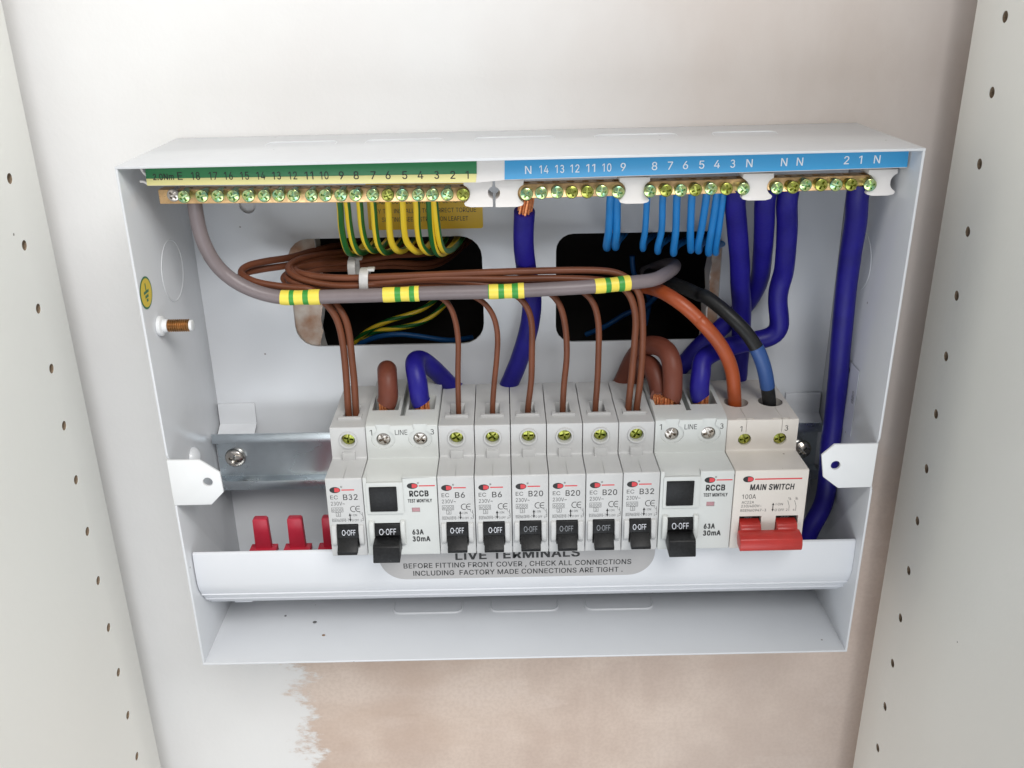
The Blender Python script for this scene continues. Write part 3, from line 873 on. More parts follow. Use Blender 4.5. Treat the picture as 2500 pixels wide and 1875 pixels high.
# cover fixing tabs, bent in from the side walls
for outline, hole in (([(-169.8, 120.6), (-154.4, 120.5), (-145.5, 113.6), (-145.1, 103.0), (-151.8, 96.2), (-169.9, 96.1)], (-151.9, 108.7)),
                      ([(168.9, 122.2), (148.1, 122.2), (142.5, 116.6), (144.5, 104.8), (152.4, 98.5), (168.8, 98.7)], (149.8, 111.0))):
    me = MB().prism(outline, 1, D_ - 0.1, D_ + 1.2).mesh("fixing_tab", ["tab_paint"], bevel=0.25)
    me = boolean(me, MB().lathe([(-6, 2.35), (6, 2.35)], (hole[0], D_, hole[1]), (0, 1, 0), seg=24))
    link("fixing_tab", me, unit)

# folded rail brackets on the back panel
for s_, xa, xb in ((1, -168.4, -148.0), (-1, 148.0, 167.6)):
    prof = [(-2.3, 114.5), (-4.0, 114.3), (-4.6, 102.5), (-16.4, 96.5), (-16.4, 76.0), (-15.2, 76.0), (-15.2, 97.4), (-3.2, 103.4), (-2.3, 110)]
    MB().prism(prof, 0, xa, xb).obj("rail_bracket", ["steel_paint"], unit, bevel=0.3)
mb = MB().lathe([(0, 5.6), (1.0, 5.5), (2.6, 4.2), (3.6, 2.2), (4.0, 0.05)], (-168.6, -52.8, 106.5), (1, 0, 0), seg=24)
mb.obj("rivet", ["steel_paint"], left_wall, smooth=60)

# stickers on the box
mb = MB()
d3 = lambda a, b_: (-168.75, a, b_)
cy, cz = -75.9, 201.3
mb.add([(-168.70, a, b_) for a, b_ in circle(cy, cz, 7.4, n=36)], [tuple(range(36))], 1)
mb.add([(-168.62, a, b_) for a, b_ in circle(cy, cz, 6.5, n=36)], [tuple(range(36))], 0)
for (w, h, zc) in ((0.9, 3.6, 2.6), (6.0, 1.25, 0.4), (3.8, 1.25, -1.6), (1.9, 1.25, -3.4)):
    mb.add([(-168.55, cy - w / 2, cz + zc - h / 2), (-168.55, cy + w / 2, cz + zc - h / 2), (-168.55, cy + w / 2, cz + zc + h / 2), (-168.55, cy - w / 2, cz + zc + h / 2)], [(0, 1, 2, 3)], 1)
tag(mb.obj("earth_sticker", ["earth_disc", "sticker_green"], left_wall, weld=False, smooth=0), "round yellow earth symbol sticker with a green rim")
mb = MB()
sl = lambda x: 226.8 + (x + 77.3) * -0.017
pts = rounded(-77.4, -18.2, 210.6, 243.0, 1.2)
mb.prism(pts, 1, -2.35, -2.2, 0)
for s, zb, xa, w in (("CABLE CONNECTIONS MUST BE TIGHTENED", 224.0, -73.0, 51.5), ("BY THE INSTALLER TO CORRECT TORQUE", 219.2, -73.6, 52.0), ("SETTING. SEE INSTRUCTION LEAFLET", 214.8, -70.3, 44.5)):
    text(mb, s, xa, zb, 2.3, -2.42, 1, width=w)
tag(mb.obj("warning_sticker", ["sticker_yellow", "ink_grey"], unit, weld=False, smooth=0), "yellow sticker printed with a tightening warning")
mb = MB()
rw3 = lambda a, b_: (168.35 - 0.012 * 0, a, b_)
mb.prism(rounded(-51.5, -28.0, 110.0, 146.5, 1.0), 0, 168.0, 168.2, 0)
text(mb, "CSD", 0, 0, 2.4, 0, 1, to3=lambda a, b_: (167.92, -49.0 + b_, 134.0 - a))
mb.add([(167.92, a, b_) for a, b_ in circle(-37.2, 142.0, 2.6, 2.2, n=20)], [tuple(range(20))], 1)
mb.obj("print_sticker", ["sticker_clear", "ink_grey"], right_wall, weld=False, smooth=0)

# grit lying on the box floor
for x, y, r, mm in ((-116.9, -50.5, 1.15, "grit"), (-110.0, -62.1, 0.9, "grit_brown"), (-134.5, -44, 0.7, "grit")):
    mb = MB()
    bmx = bmesh.new()
    bmesh.ops.create_icosphere(bmx, subdivisions=2, radius=1.0)
    mb.add([(x + v.co.x * r * (1 + .5 * noise.noise(v.co * 2.1 + Vector((x, y, 0)))), y + v.co.y * r * 0.8, 1.2 + r * 0.3 + v.co.z * r * 0.45) for v in bmx.verts], [tuple(q.index for q in f.verts) for f in bmx.faces])
    bmx.free()
    where = {-116.9: "dark crumb of grit on the box floor below the red shrouds", -110.0: "brown crumb near the front edge of the box floor", -134.5: "tiny dark speck in the left back of the box floor"}[x]
    tag(mb.obj("grit_crumb", [mm], smooth=60), where, "grit", "crumbs on the box floor")

# earth stud on the left wall
stud = thing("earth_stud", (-168.6, -67.5, 182.7), "brass threaded stud with white painted collar on the left box wall", "stud")
prof = [(0, 4.7), (1.6, 4.7), (2.0, 4.0), (2.2, 3.2), (4.2, 3.0)]
MB().lathe(prof, (-168.6, -67.5, 182.7), (1, 0, 0), seg=24).obj("collar", ["tab_paint"], stud, smooth=50)
prof = [(0, 2.4)]
k = 0.0
while k < 10.0:
    prof += [(k + 0.1, 2.45), (k + 0.5, 3.0), (k + 0.6, 3.0), (k + 1.0, 2.45)]
    k += 1.0
prof.append((k + 0.2, 2.5))
MB().lathe(prof, (-164.5, -67.5, 182.7), (1, 0, 0), seg=24).obj("thread", ["bronze"], stud, smooth=20)
MB().lathe([(0, 2.55), (1.1, 2.55), (1.3, 2.2)], (-154.3, -67.5, 182.7), (1, 0, 0), seg=24).obj("tip", ["tab_paint"], stud)

# ------------------------------------------------------------------ DIN rail
rail = thing("din_rail", (0, -17, 88.6), "bright zinc top-hat rail carrying the breakers across the box", "rail")
z_t, z_b = 105.6, 71.4
prof = [(-24.4, z_t), (-23.4, z_t), (-23.4, z_t - 4.6), (-17.0, z_t - 4.6), (-17.0, z_b + 4.6), (-23.4, z_b + 4.6), (-23.4, z_b), (-24.4, z_b), (-24.4, z_b + 5.6), (-18.0, z_b + 5.6), (-18.0, z_t - 5.6), (-24.4, z_t - 5.6)]
MB().prism(prof, 0, -167.6, 163.5).obj("rail_profile", ["zinc_rail"], rail, bevel=0.3)
sm = screw_mesh(5.6, 1.0, "nickel", dome=2.4, cross=0.52, arm=0.13, depth=0.35)
put_screw("rail_screw", rail, -158.3, -18.0, 88.4, sm, 0.3)
put_screw("rail_screw", rail, 155.0, -18.0, 86.8, sm, 0.7)

# ------------------------------------------------------------------ breakers
X0, MW = -95.2, 17.8
Y_N, Z_NT, Z_NB, Y_S, Z_ST, Z_SB = -87.2, 111.2, 68.3, -65.2, 127.5, 110.6


def body_profile(yn=Y_N, zt=Z_ST, back=128.2, slope=0.0):
    return [(-14, 107), (-14, back), (-33, back + slope * 0.3), (-34.5, zt + slope * 0.3), (Y_S + 0.4, zt), (Y_S, zt - 0.4), (Y_S, Z_SB + 0.6), (Y_S - 0.8, Z_SB), (yn + 0.6, Z_NT), (yn, Z_NT - 0.6),
            (yn, Z_NB), (yn + 0.4, Z_NB - 0.4), (-66, 67.5), (-65.2, 67), (-65.2, 52), (-14, 52), (-14, 70.3), (-24.8, 70.3), (-24.8, 107)]


def logo(mb, xl, zc, w, h, y, x_end, lw=0.62):
    cx, rx, rz = xl + w / 2, w / 2, h / 2
    poly(mb, circle(cx, zc, rx, rz, 30), y, 0)
    arc = []
    for k in range(13):
        a = math.radians(-58 + 116 * k / 12)
        arc.append((cx + (rx - 0.25) * math.cos(a), zc + (rz - 0.22) * math.sin(a)))
    poly(mb, [(cx - 0.25, zc - 1.05 * h / 3.2), (cx + 0.6, zc - 1.1 * h / 3.2)] + arc[1:-1] + [(cx + 0.6, zc + 1.1 * h / 3.2), (cx - 0.25, zc + 1.05 * h / 3.2)], y - 0.03, 1)
    line(mb, xl + w + 0.5, zc - 0.05, x_end, zc - 0.05, lw, y, 1)


def mcb_prints(mb, x):
    """everything printed on a breaker face apart from its rating"""
    y = Y_N - 0.05
    logo(mb, x + 1.9, 105.0, 5.2, 3.3, y, x + 13.7)
    text(mb, "®", x + 7.2, 105.9, 1.2, y, 2)
    text(mb, "EC", x + 1.95, 100.0, 2.05, y, 2, width=3.6)
    text(mb, "230V~", x + 1.95, 96.6, 2.0, y, 2, width=6.7)
    for z0, z1, xa, xb in ((92.9, 95.3, 2.0, 7.5), (90.5, 92.8, 4.0, 6.1)):
        for q in ((xa, z0, xb, z0), (xa, z1, xb, z1), (xa, z0, xa, z1), (xb, z0, xb, z1)):
            line(mb, x + q[0], q[1], x + q[2], q[3], 0.17, y, 2)
    text(mb, "6000", x + 2.35, 93.3, 1.55, y, 2, width=4.8)
    text(mb, "3", x + 4.5, 90.8, 1.5, y, 2)
    text(mb, "BSEN60898-1", x + 1.8, 87.5, 1.75, y, 2, width=7.9)
    # CE mark
    for cx, arm in ((12.6, False), (15.0, True)):
        pts = []
        for k in range(15):
            a = math.radians(62 + 236 * k / 14)
            pts.append((x + cx + 1.45 * math.cos(a), 94.45 + 1.55 * math.sin(a)))
        for a_, b_ in zip(pts, pts[1:]):
            line(mb, *a_, *b_, 0.36, y, 2)
        if arm:
            line(mb, x + cx - 1.3, 94.45, x + cx + 0.5, 94.45, 0.34, y, 2)
    # arrow with ON and OFF
    xa = x + 10.6
    line(mb, xa, 88.6, xa, 91.2, 0.45, y, 0)
    poly(mb, [(xa - 0.65, 90.7), (xa + 0.65, 90.7), (xa, 92.2)], y, 0)
    poly(mb, [(xa - 0.65, 88.9), (xa, 87.4), (xa + 0.65, 88.9)], y, 0)
    text(mb, "I ON", x + 11.5, 90.5, 1.15, y, 2, width=2.5)
    text(mb, "O OFF", x + 11.4, 87.6, 1.15, y, 2, width=3.3)
    text(mb, "1", x + 15.3, 91.6, 1.0, y, 2)
    text(mb, "2", x + 15.5, 87.5, 1.0, y, 2)
    for q in ((16.0, 91.4, 16.6, 91.4), (16.6, 92.6, 16.6, 90.9), (16.6, 90.9, 17.0, 89.9), (16.3, 89.2, 17.0, 89.2), (16.9, 89.9, 16.9, 88.0), (16.4, 88.0, 16.9, 88.0)):
        line(mb, x + q[0], q[1], x + q[2], q[3], 0.18, y, 2)


INKS = ["ink_black", "ink_red", "ink_grey"]


def toggle_text(parent, xc, faded, w=6.6, h=2.7, zb=80.6, ya=-87.5, yb=-88.9, z0=85.6, z1=79.5):
    mb = MB()
    t3 = lambda a, b_: (a, ya + (yb - ya) * (z0 - b_) / (z0 - z1) - 0.06, b_)
    text(mb, "O", xc - w / 2, zb, h, 0, 0, width=w * 0.26, to3=t3)
    poly(mb, circle(xc - w * 0.175, zb + h * 0.5, 0.22, n=10), 0, 0, to3=t3)
    text(mb, "OFF", xc - w * 0.10, zb, h, 0, 0, width=w * 0.60, to3=t3)
    return mb.obj("lettering", ["ink_faded" if faded else "ink_white"], parent, weld=False, smooth=0)


G_MCB = "single pole circuit breakers in the row"


def build_mcb(x, screw_mat):
    t = thing("circuit_breaker", (x + 8.9, -14, 52), None, "circuit breaker", G_MCB)
    xc = x + 8.9
    me = MB().prism(body_profile(), 0, x + 0.2, x + MW - 0.2).mesh("body", ["breaker_plastic"], bevel=0.35)
    cut = MB()
    cut.prism([(-53.0, 129.5), (-53.0, 114), (-40.5, 114), (-40.5, 122), (-37.6, 129.5)], 0, xc - 3.7, xc + 3.7)  # wire socket with a sloped back
    cut.lathe([(-2, 3.45), (8, 3.45)], (xc, Y_S, 120.7), (0, 1, 0), seg=28)
    cut.box(xc - 5.3, xc + 5.3, Y_N - 2, Y_N + 6, 72.6, 86.2)
    cut.box(xc - 0.09, xc + 0.09, Y_N + 0.3, Y_S - 1, Z_SB + 0.1, 114)
    me = boolean(me, cut)
    body = link("body", me, t)
    mb = MB()
    mb.box(xc - 5.85, xc + 5.85, -56.0, -54.3, 127.3, 128.7).box(xc - 5.8, xc - 3.75, -54.3, -50.2, 127.3, 128.2).box(xc + 3.75, xc + 5.8, -54.3, -50.2, 127.3, 128.2)
    mb.box(xc - 3.1, xc + 3.1, Y_S - 2.6, Y_S + 1, Z_SB - 0.2, 114.7)
    mb.obj("terminal_lip", ["breaker_plastic"], body, bevel=0.2, weld=False)
    mb = MB()
    mb.lathe([(0.5, 4.55), (-0.5, 4.6), (-0.9, 4.3), (-0.8, 3.6), (-0.1, 3.36), (3, 3.36)], (xc, Y_S, 120.7), (0, 1, 0), seg=32, closed=False)
    mb.obj("screw_collar", ["breaker_plastic"], body, smooth=50)
    MB().box(xc - 3.5, xc + 3.5, -52.6, -41.5, 113.0, 119.0).obj("clamp", ["clamp_steel"], body, bevel=0.3)
    put_screw("terminal_screw", t, xc, Y_S + 2.5, 120.7, screw_mesh(3.3, 0.8, screw_mat, dome=0.3, cross=0.72, arm=0.15, depth=0.5))
    mb = MB()
    for xa, xb in ((xc - 7.9, xc - 5.35), (xc + 5.35, xc + 7.9)):
        mb.prism([(Y_N + 0.5, 86.2), (Y_N - 1.2, 85.4), (Y_N - 2.0, 83.5), (Y_N - 2.0, 76.2), (Y_N - 1.1, 74.6), (Y_N + 0.5, 74.0)], 0, xa, xb)
    mb.obj("toggle_guard", ["breaker_plastic"], body, bevel=0.7, bseg=3, weld=False, smooth=60)
    mb = MB()
    mb.prism([(-82, 86.0), (-87.4, 85.7), (-88.9, 79.4), (-88.0, 77), (-82, 75)], 0, xc - 5.15, xc + 5.15)
    mb.prism([(-84, 79.0), (-88.9, 79.35), (-94.6, 74.6), (-94.3, 72.9), (-91.5, 72.2), (-84, 74.5)], 0, xc - 4.75, xc + 4.75)
    tog = mb.obj("toggle", ["black_plastic"], t, bevel=0.3, weld=False)
    mb = MB()
    mcb_prints(mb, x)
    mb.obj("printed_markings", INKS, body, weld=False, smooth=0)
    return t


# (module index, rating, faded toggle lettering, label)
MCBS = [
    (0, "B32", False, "white breaker marked B32 at the left end of the row, beside the bare rail"),
    (3, "B6", False, "white B6 breaker next to the left RCCB, first of two B6"),
    (4, "B6", False, "white B6 breaker next to the first B20 breaker"),
    (5, "B20", True, "white B20 breaker with faded toggle lettering, beside a B6 breaker"),
    (6, "B20", True, "white B20 breaker with faded lettering, between two other B20 breakers"),
    (7, "B20", True, "white B20 breaker with faded lettering, beside the right hand B32 breaker"),
    (8, "B32", False, "white breaker marked B32 touching the left side of the right RCCB"),
]
proto = None
for k_, (idx, rating, faded, label) in enumerate(MCBS):
    x = X0 + MW * idx
    if proto is None:
        proto = build_mcb(x, "zinc_olive")
        t = proto
    else:
        t = copy_tree(proto)
        t.location.x = (x + 8.9) * S
        t.location.y += random.uniform(-0.25, 0.25) * S
    t["label"] = label
    MCB_list = globals().setdefault("MCB_list", [])
    MCB_list.append((t, x, rating, faded))
bpy.context.view_layer.update()
for t, x, rating, faded in MCB_list:
    body = [c for c in t.children if c.name.startswith("body")][0]
    tog = [c for c in t.children if c.name.startswith("toggle")][0]
    mb = MB()
    text(mb, rating, X0 + (8.1 if len(rating) > 2 else 8.4), 99.5, 3.0, Y_N - 0.05, 0, bold=0.015, width=7.0 if len(rating) > 2 else 4.7)
    o = mb.obj("rating_print", ["ink_grey"], None, weld=False, smooth=0)
    o.parent = body
    o = toggle_text(None, X0 + 8.9 + random.uniform(-0.4, 0.7), faded)
    o.parent = tog
    for c in t.children:
        if c.name.startswith("terminal_screw"):
            c.rotation_euler.y = random.uniform(0, 1.57)


def build_rccb(x, label):
    w = 2 * MW
    t = thing("residual_current_breaker", (x + MW, -14, 52), label, "circuit breaker", "double width residual current breakers")
    prof = body_profile(Y_N - 0.1, 128.4, 131.2)
    prof = [(-14, 107), (-14, 131.6), (-50, 130.4), (-62, 129.6), (Y_S - 0.8, 128.3), (Y_S - 0.8, Z_SB + 0.6)] + body_profile(Y_N - 0.1)[7:]
    me = MB().prism(prof, 0, x + 0.2, x + w - 0.2).mesh("body", ["rccb_plastic"], bevel=0.4)
    yf = Y_S - 0.8
    cut = MB()
    c1, c2 = x + 8.5, x + 26.7
    for c in (c1, c2):
        cut.lathe([(-2, 3.5), (9, 3.5)], (c, yf, 120.6), (0, 1, 0), seg=28)
        cut.box(c - 6.6, c + 6.6, -51.5, -35.0, 116, 136)
    cut.box(x + 16.6, x + 19.0, -57.6, -10, 124, 140)           # slot between the poles
    cut.box(x + 3.0, x + 16.2, Y_N + 5, Y_N - 3, 86.4 - 0.2, 74.0) if False else None
    cut.box(x + 4.15, x + 17.0, Y_N - 2, Y_N + 6, 71.2, 86.4)    # toggle window
    cut.prism([(-79.5, 113), (-88.5, 113), (-88.5, 107.6), (-87.0, 108.6)], 0, x + 1.9, x + 19.3)  # sloped notch above the test button
    cut.box(x + 22.9, x + 26.8, Y_N - 2, Y_N + 0.9, 92.1, 94.6)
    me = boolean(me, cut)
    # shallow key-hole recesses round the screws
    cut = MB()
    for c in (c1, c2):
        out = [(c + 5.9 * math.sin(a), 121.0 - 5.2 * math.cos(a)) for a in [math.radians(-150 + 300 * k / 24) for k in range(25)]]
        out = [p for p in out if p[1] < 125.6] + [(c + 3.8, 129.5), (c - 3.8, 129.5)]
        cut.prism(out, 1, yf - 1, yf + 0.9)
    me = boolean(me, cut)
    body = link("body", me, t)
    for c in (c1, c2):
        put_screw("terminal_screw", t, c, yf + 2.5, 120.6, screw_mesh(3.3, 0.8, "nickel", dome=0.3, cross=0.78, arm=0.2, depth=0.5))
        MB().box(c - 6.4, c + 6.4, -51.0, -36, 115.0, 121.5).obj("clamp", ["clamp_steel"], body, bevel=0.3)
    mb = MB()
    fr = [rounded(x + 1.6, x + 19.2, 91.8, 108.9, 0.9), rounded(x + 3.0, x + 16.3, 93.4, 106.8, 0.3)]
    mbf = MB().prism(fr[0], 1, Y_N + 0.6, Y_N - 1.0)
    mef = boolean(mbf.mesh("button_frame", ["rccb_plastic"], bevel=0.4), MB().prism(fr[1], 1, -95, -80))
    link("button_frame", mef, body)
    MB().box(x + 3.2, x + 16.1, Y_N + 3, Y_N - 1.9, 93.6, 106.6).obj("test_button", ["black_plastic"], t, bevel=0.35)
    mb = MB()
    for xa, xb in ((x + 1.7, x + 4.3), (x + 16.9, x + 19.3)):
        mb.prism([(Y_N + 0.5, 88.4), (Y_N - 1.6, 87.6), (Y_N - 2.6, 85.6), (Y_N - 2.6, 76.5), (Y_N - 1.6, 74.6), (Y_N + 0.5, 73.6)], 0, xa, xb)
    mb.obj("toggle_guard", ["rccb_plastic"], body, bevel=0.8, bseg=3, weld=False, smooth=60)
    mb = MB()
    mb.prism([(-82, 86.2), (-87.7, 86.0), (-89.4, 80.4), (-88.2, 78.6), (-82, 77)], 0, x + 4.3, x + 16.9)
    mb.prism([(-84, 79.4), (-89.3, 79.3), (-96.0, 79.4), (-97.1, 78.6), (-99.2, 71.6), (-98.5, 70.8), (-91, 71.4), (-84, 73)], 0, x + 4.1, x + 16.9)
    tog = mb.obj("toggle", ["black_plastic"], t, bevel=0.3, weld=False)
    o = toggle_text(None, x + 10.6, False, w=8.2, h=2.9, zb=80.9, ya=-87.9, yb=-89.5, z0=85.9, z1=80.3)
    o.parent = tog
    MB().box(x + 23.0, x + 26.7, Y_N + 0.3, Y_N + 1.5, 92.2, 94.5).obj("indicator_window", ["window_pink"], body, smooth=0)
    mb = MB()
    y = Y_N - 0.16
    logo(mb, x + 21.2, 106.5, 5.2, 3.2, y, x + 34.6)
    text(mb, "®", x + 26.1, 107.3, 1.2, y, 2)
    text(mb, "RCCB", x + 22.1, 100.8, 3.0, y, 0, width=9.3, bold=0.075)
    text(mb, "TEST MONTHLY", x + 21.2, 97.5, 1.75, y, 0, width=11.6, bold=0.075)
    text(mb, "63A", x + 22.4, 79.6, 2.7, y, 0, width=5.5, bold=0.075)
    text(mb, "30mA", x + 22.3, 75.7, 2.7, y, 0, width=8.7, bold=0.075)
    ys = yf - 0.05
    text(mb, "LINE", x + 14.5, 123.4, 2.7, ys, 0, width=6.1)
    text(mb, "1", x + 2.2, 123.4, 3.0, ys, 0)
    text(mb, "3", x + 31.9, 123.3, 2.9, ys, 0)
    mb.obj("printed_markings", INKS, body, weld=False, smooth=0)
    return t


build_rccb(X0 + MW, "wide white RCCB beside the left B32 breaker, thick brown and blue cables entering its top")
build_rccb(X0 + 9 * MW, "wide white RCCB next to the cream main switch")

# main switch
x = X0 + 11 * MW
sw = thing("main_switch", (x + MW, -14, 52), "cream main switch with a red double handle at the right end of the row", "switch")
prof = body_profile(Y_N - 0.3, Z_ST, 127.5)
me = MB().prism(prof, 0, x + 0.2, x + 2 * MW - 0.2).mesh("body", ["switch_plastic"], bevel=0.5)
cut = MB()
poles = (x + 9.0, x + 26.6)
for c in poles:
    cut.lathe([(-14, 6.2), (3, 6.2)], (c + 0.2, -43.6, 127.5), (0, 0, 1), seg=32)
    cut.lathe([(-2, 3.25), (7, 3.25)], (c + 0.3, Y_S, 116.7), (0, 1, 0), seg=28)
    cut.box(c + 0.55, c + 0.75, Y_S - 1, -50.5, 120.6, 130)       # seam line of the pole
    cut.box(c - 4.5, c + 4.5, Y_S + 0.5, Y_S + 1.7, 127.0, 129)
for xa, xb in ((x + 3.8, x + 14.6), (x + 21.6, x + 32.5)):
    cut.box(xa, xb, Y_N - 3, Y_N + 9, 74.5, 86.2)
me = boolean(me, cut)
body = link("body", me, sw)
for c in poles:
    put_screw("terminal_screw", sw, c + 0.3, Y_S + 2.0, 116.7, screw_mesh(3.1, 0.8, "zinc_olive", dome=0.3, cross=0.72, arm=0.15, depth=0.5))
mb = MB()
for xa, xb in ((x + 3.9, x + 14.5), (x + 21.7, x + 32.4)):
    mb.box(xa, xb, Y_N + 2.4, Y_N + 6, 75, 86.1)
mb.obj("window_insert", ["black_plastic"], body, weld=False)
mb = MB()
stem = [(-83, 83.6), (-88.2, 83.2), (-90.0, 82.6), (-90.6, 81.0), (-92.0, 79.8), (-93.5, 80.0), (-93.5, 76), (-83, 76)]
for xa, xb in ((x + 4.1, x + 14.2), (x + 21.9, x + 31.9)):
    mb.prism(stem, 0, xa, xb)
mb.prism([(-91.0, 80.6), (-94.6, 80.4), (-97.4, 79.0), (-98.4, 76.0), (-98.2, 73.4), (-97.2, 72.6), (-92, 73.4), (-90, 76)], 0, x + 2.6, x + 32.6)
h = mb.obj("handle", ["red_plastic"], sw, bevel=0.45, bseg=3, weld=False)
mb = MB()
y = Y_N - 0.36
logo(mb, x + 4.0, 106.6, 5.2, 3.3, y, x + 32.4, 0.72)
text(mb, "MAIN SWITCH", x + 7.7, 100.7, 3.0, y, 0, width=21.2, bold=0.065, shear=0.06)
text(mb, "100A", x + 4.3, 95.9, 2.4, y, 0, width=6.7)
text(mb, "AC22A", x + 4.3, 93.3, 1.4, y, 2, width=6.0)
text(mb, "230/400V~", x + 4.2, 91.2, 1.4, y, 2, width=9.9)
text(mb, "BSEN60947-3", x + 4.1, 88.8, 1.4, y, 2, width=12.4)
xa = x + 19.7
line(mb, xa, 89.5, xa, 92.6, 0.4, y, 0)
poly(mb, [(xa - 0.6, 92.2), (xa + 0.6, 92.2), (xa, 93.5)], y, 0)
poly(mb, [(xa - 0.6, 89.9), (xa, 88.6), (xa + 0.6, 89.9)], y, 0)
text(mb, "I ON", x + 21.0, 92.0, 1.25, y, 2, width=3.4)
text(mb, "O OFF", x + 20.7, 88.8, 1.25, y, 2, width=4.6)
for dx in (0, 3.3):
    for q in ((27.7, 96.2, 27.7, 94.8), (27.4, 95.3, 28.3, 95.3), (26.6, 94.6, 27.6, 91.5), (27.6, 91.5, 27.6, 88.8)):
        line(mb, x + q[0] + dx, q[1], x + q[2] + dx, q[3], 0.18, y, 2)
text(mb, "2", x + 26.2, 88.8, 1.2, y, 2)
text(mb, "4", x + 29.5, 88.8, 1.2, y, 2)
text(mb, "1", x + 26.7, 95.2, 1.2, y, 2)
text(mb, "3", x + 30.0, 95.2, 1.2, y, 2)
text(mb, "1", x + 6.6, 122.7 - 1.5, 2.9, Y_S - 0.05, 0)
text(mb, "3", x + 28.6, 122.7 - 1.5, 2.9, Y_S - 0.05, 0)
for xc in (x + 9.0, x + 26.9):
    text(mb, "OFF", xc - 2.0, 82.3, 1.9, Y_N + 2.34, 3, width=4.0)
mb.obj("printed_markings", INKS + ["ink_faded"], body, weld=False, smooth=0)

# ------------------------------------------------------------------ white trough in front of the lower terminals
tray = thing("terminal_trough", (0, -60, 18), "long white plastic trough below the breakers with a grey warning label", "trough")
outer = [(-75.6, 64.6), (-76.6, 63.8), (-77.0, 55), (-76.8, 46), (-75.8, 42), (-74.0, 38.6), (-70.2, 33.4), (-66.4, 28.8), (-61.0, 24.0), (-54.0, 20.2), (-46, 18.2), (-30, 17.0)]
inner = [(-30, 18.8), (-45.6, 20.0), (-53.2, 22.0), (-59.8, 25.6), (-64.9, 30.2), (-68.6, 34.6), (-72.3, 39.6), (-74.0, 43), (-75.0, 46), (-75.2, 55), (-75.0, 64.2)]
MB().prism(outer + inner, 0, -168.0, 168.0).obj("trough_shell", ["tray_plastic"], tray, bevel=0.25, smooth=50)
mb = MB()
for (ya, za), r in (((-73.3, 37.2), 0.4), ((-69.0, 31.6), 0.4)):
    mb.tube([(-167.9, ya, za), (167.9, ya, za)], r, seg=8, smooth=False)
mb.obj("rib", ["tray_plastic"], tray, smooth=60, weld=False)
MB().box(-158.5, -149.0, -53.0, -40, 17.4, 18.6).obj("clip_foot", ["tray_plastic"], tray, bevel=0.4)
mb = MB()


def on_tray(a, b_):
    tt = [(-77.0, 64), (-77.0, 55), (-76.8, 46), (-75.8, 42)]
    for (ya, za), (yb, zb) in zip(tt, tt[1:]):
        if b_ >= zb:
            return (a, ya + (yb - ya) * (za - b_) / (za - zb) - 0.12, b_)
    return (a, -75.9, b_)


base = rounded(-74.0, 66.0, 46.6, 74.6, 13.5, n=10)
base = [(a, min(b_, 63.4)) for a, b_ in base]
zs = [46.6, 48.5, 51, 55, 59, 63.4]
lab_rows = []
for z in zs:
    ins = 13.5 - math.sqrt(max(0.0, 13.5 ** 2 - (13.5 - (z - 46.6)) ** 2)) if z < 60.1 else 0
    lab_rows.append((-74.0 + ins, 66.0 - ins, z))
for (a0, b0, z0_), (a1, b1, z1_) in zip(lab_rows, lab_rows[1:]):
    for k in range(6):
        za, zb = z0_ + (z1_ - z0_) * k / 6, z0_ + (z1_ - z0_) * (k + 1) / 6

        def ext(z):
            i = 13.5 - math.sqrt(max(0.0, 13.5 ** 2 - max(0.0, 13.5 - (z - 46.6)) ** 2))
            return -74.0 + i, 66.0 - i
        (la, ra), (lb, rb) = ext(za), ext(zb)
        mb.add([on_tray(la, za), on_tray(ra, za), on_tray(rb, zb), on_tray(lb, zb)], [(0, 1, 2, 3)], 0)
pt = lambda a, b_: (on_tray(a, b_)[0], on_tray(a, b_)[1] - 0.05, b_)
text(mb, "LIVE TERMINALS", -35.3, 57.9, 4.6, 0, 1, width=63.2, bold=0.05, to3=pt, slope=0.011)
text(mb, "BEFORE FITTING FRONT COVER , CHECK ALL CONNECTIONS", -61.8, 53.3, 2.9, 0, 1, width=116.0, bold=0.02, to3=pt, slope=0.0)
text(mb, "INCLUDING  FACTORY MADE CONNECTIONS ARE TIGHT .", -57.1, 48.7, 2.9, 0, 1, width=107.0, bold=0.02, to3=pt, slope=0.0)
tag(mb.obj("warning_label", ["sticker_grey", "ink_black"], tray, weld=False, smooth=0), "grey label warning about live terminals")

# red busbar shrouds
for i, (xc, lb) in enumerate(((-136.3, "crimson finger shroud nearest the left box wall"), (-118.5, "crimson finger shroud in the middle of the three"), (-100.7, "crimson finger shroud partly hidden by the left B32 breaker"))):
    t = thing("busbar_shroud", (xc, -60, 56), lb, "shroud", "crimson busbar shrouds behind the trough")
    mb = MB().prism([(xc - 4.0, 57), (xc - 3.75, 74.2), (xc - 2.9, 75.0), (xc + 2.9, 75.0), (xc + 3.8, 74.2), (xc + 4.3, 57)], 1, -62.2, -58.4)
    mb.obj("finger", ["crimson_plastic"], t, bevel=0.4)
    MB().box(xc - 6.9, xc + 6.9, -63.8, -57.5, 54.0, 57.4).obj("foot", ["crimson_plastic"], t, bevel=0.3)

# ------------------------------------------------------------------ terminal strips under the top of the box
carrier = thing("label_carrier", (0, -71, 252), "long strip under the box top with green, yellow and blue number labels", "label strip")


def strip(pts, y0, y1, name, mats, parent=carrier, mi=0):
    return MB().prism(pts, 1, y0, y1).obj(name, mats, parent, bevel=0.1)


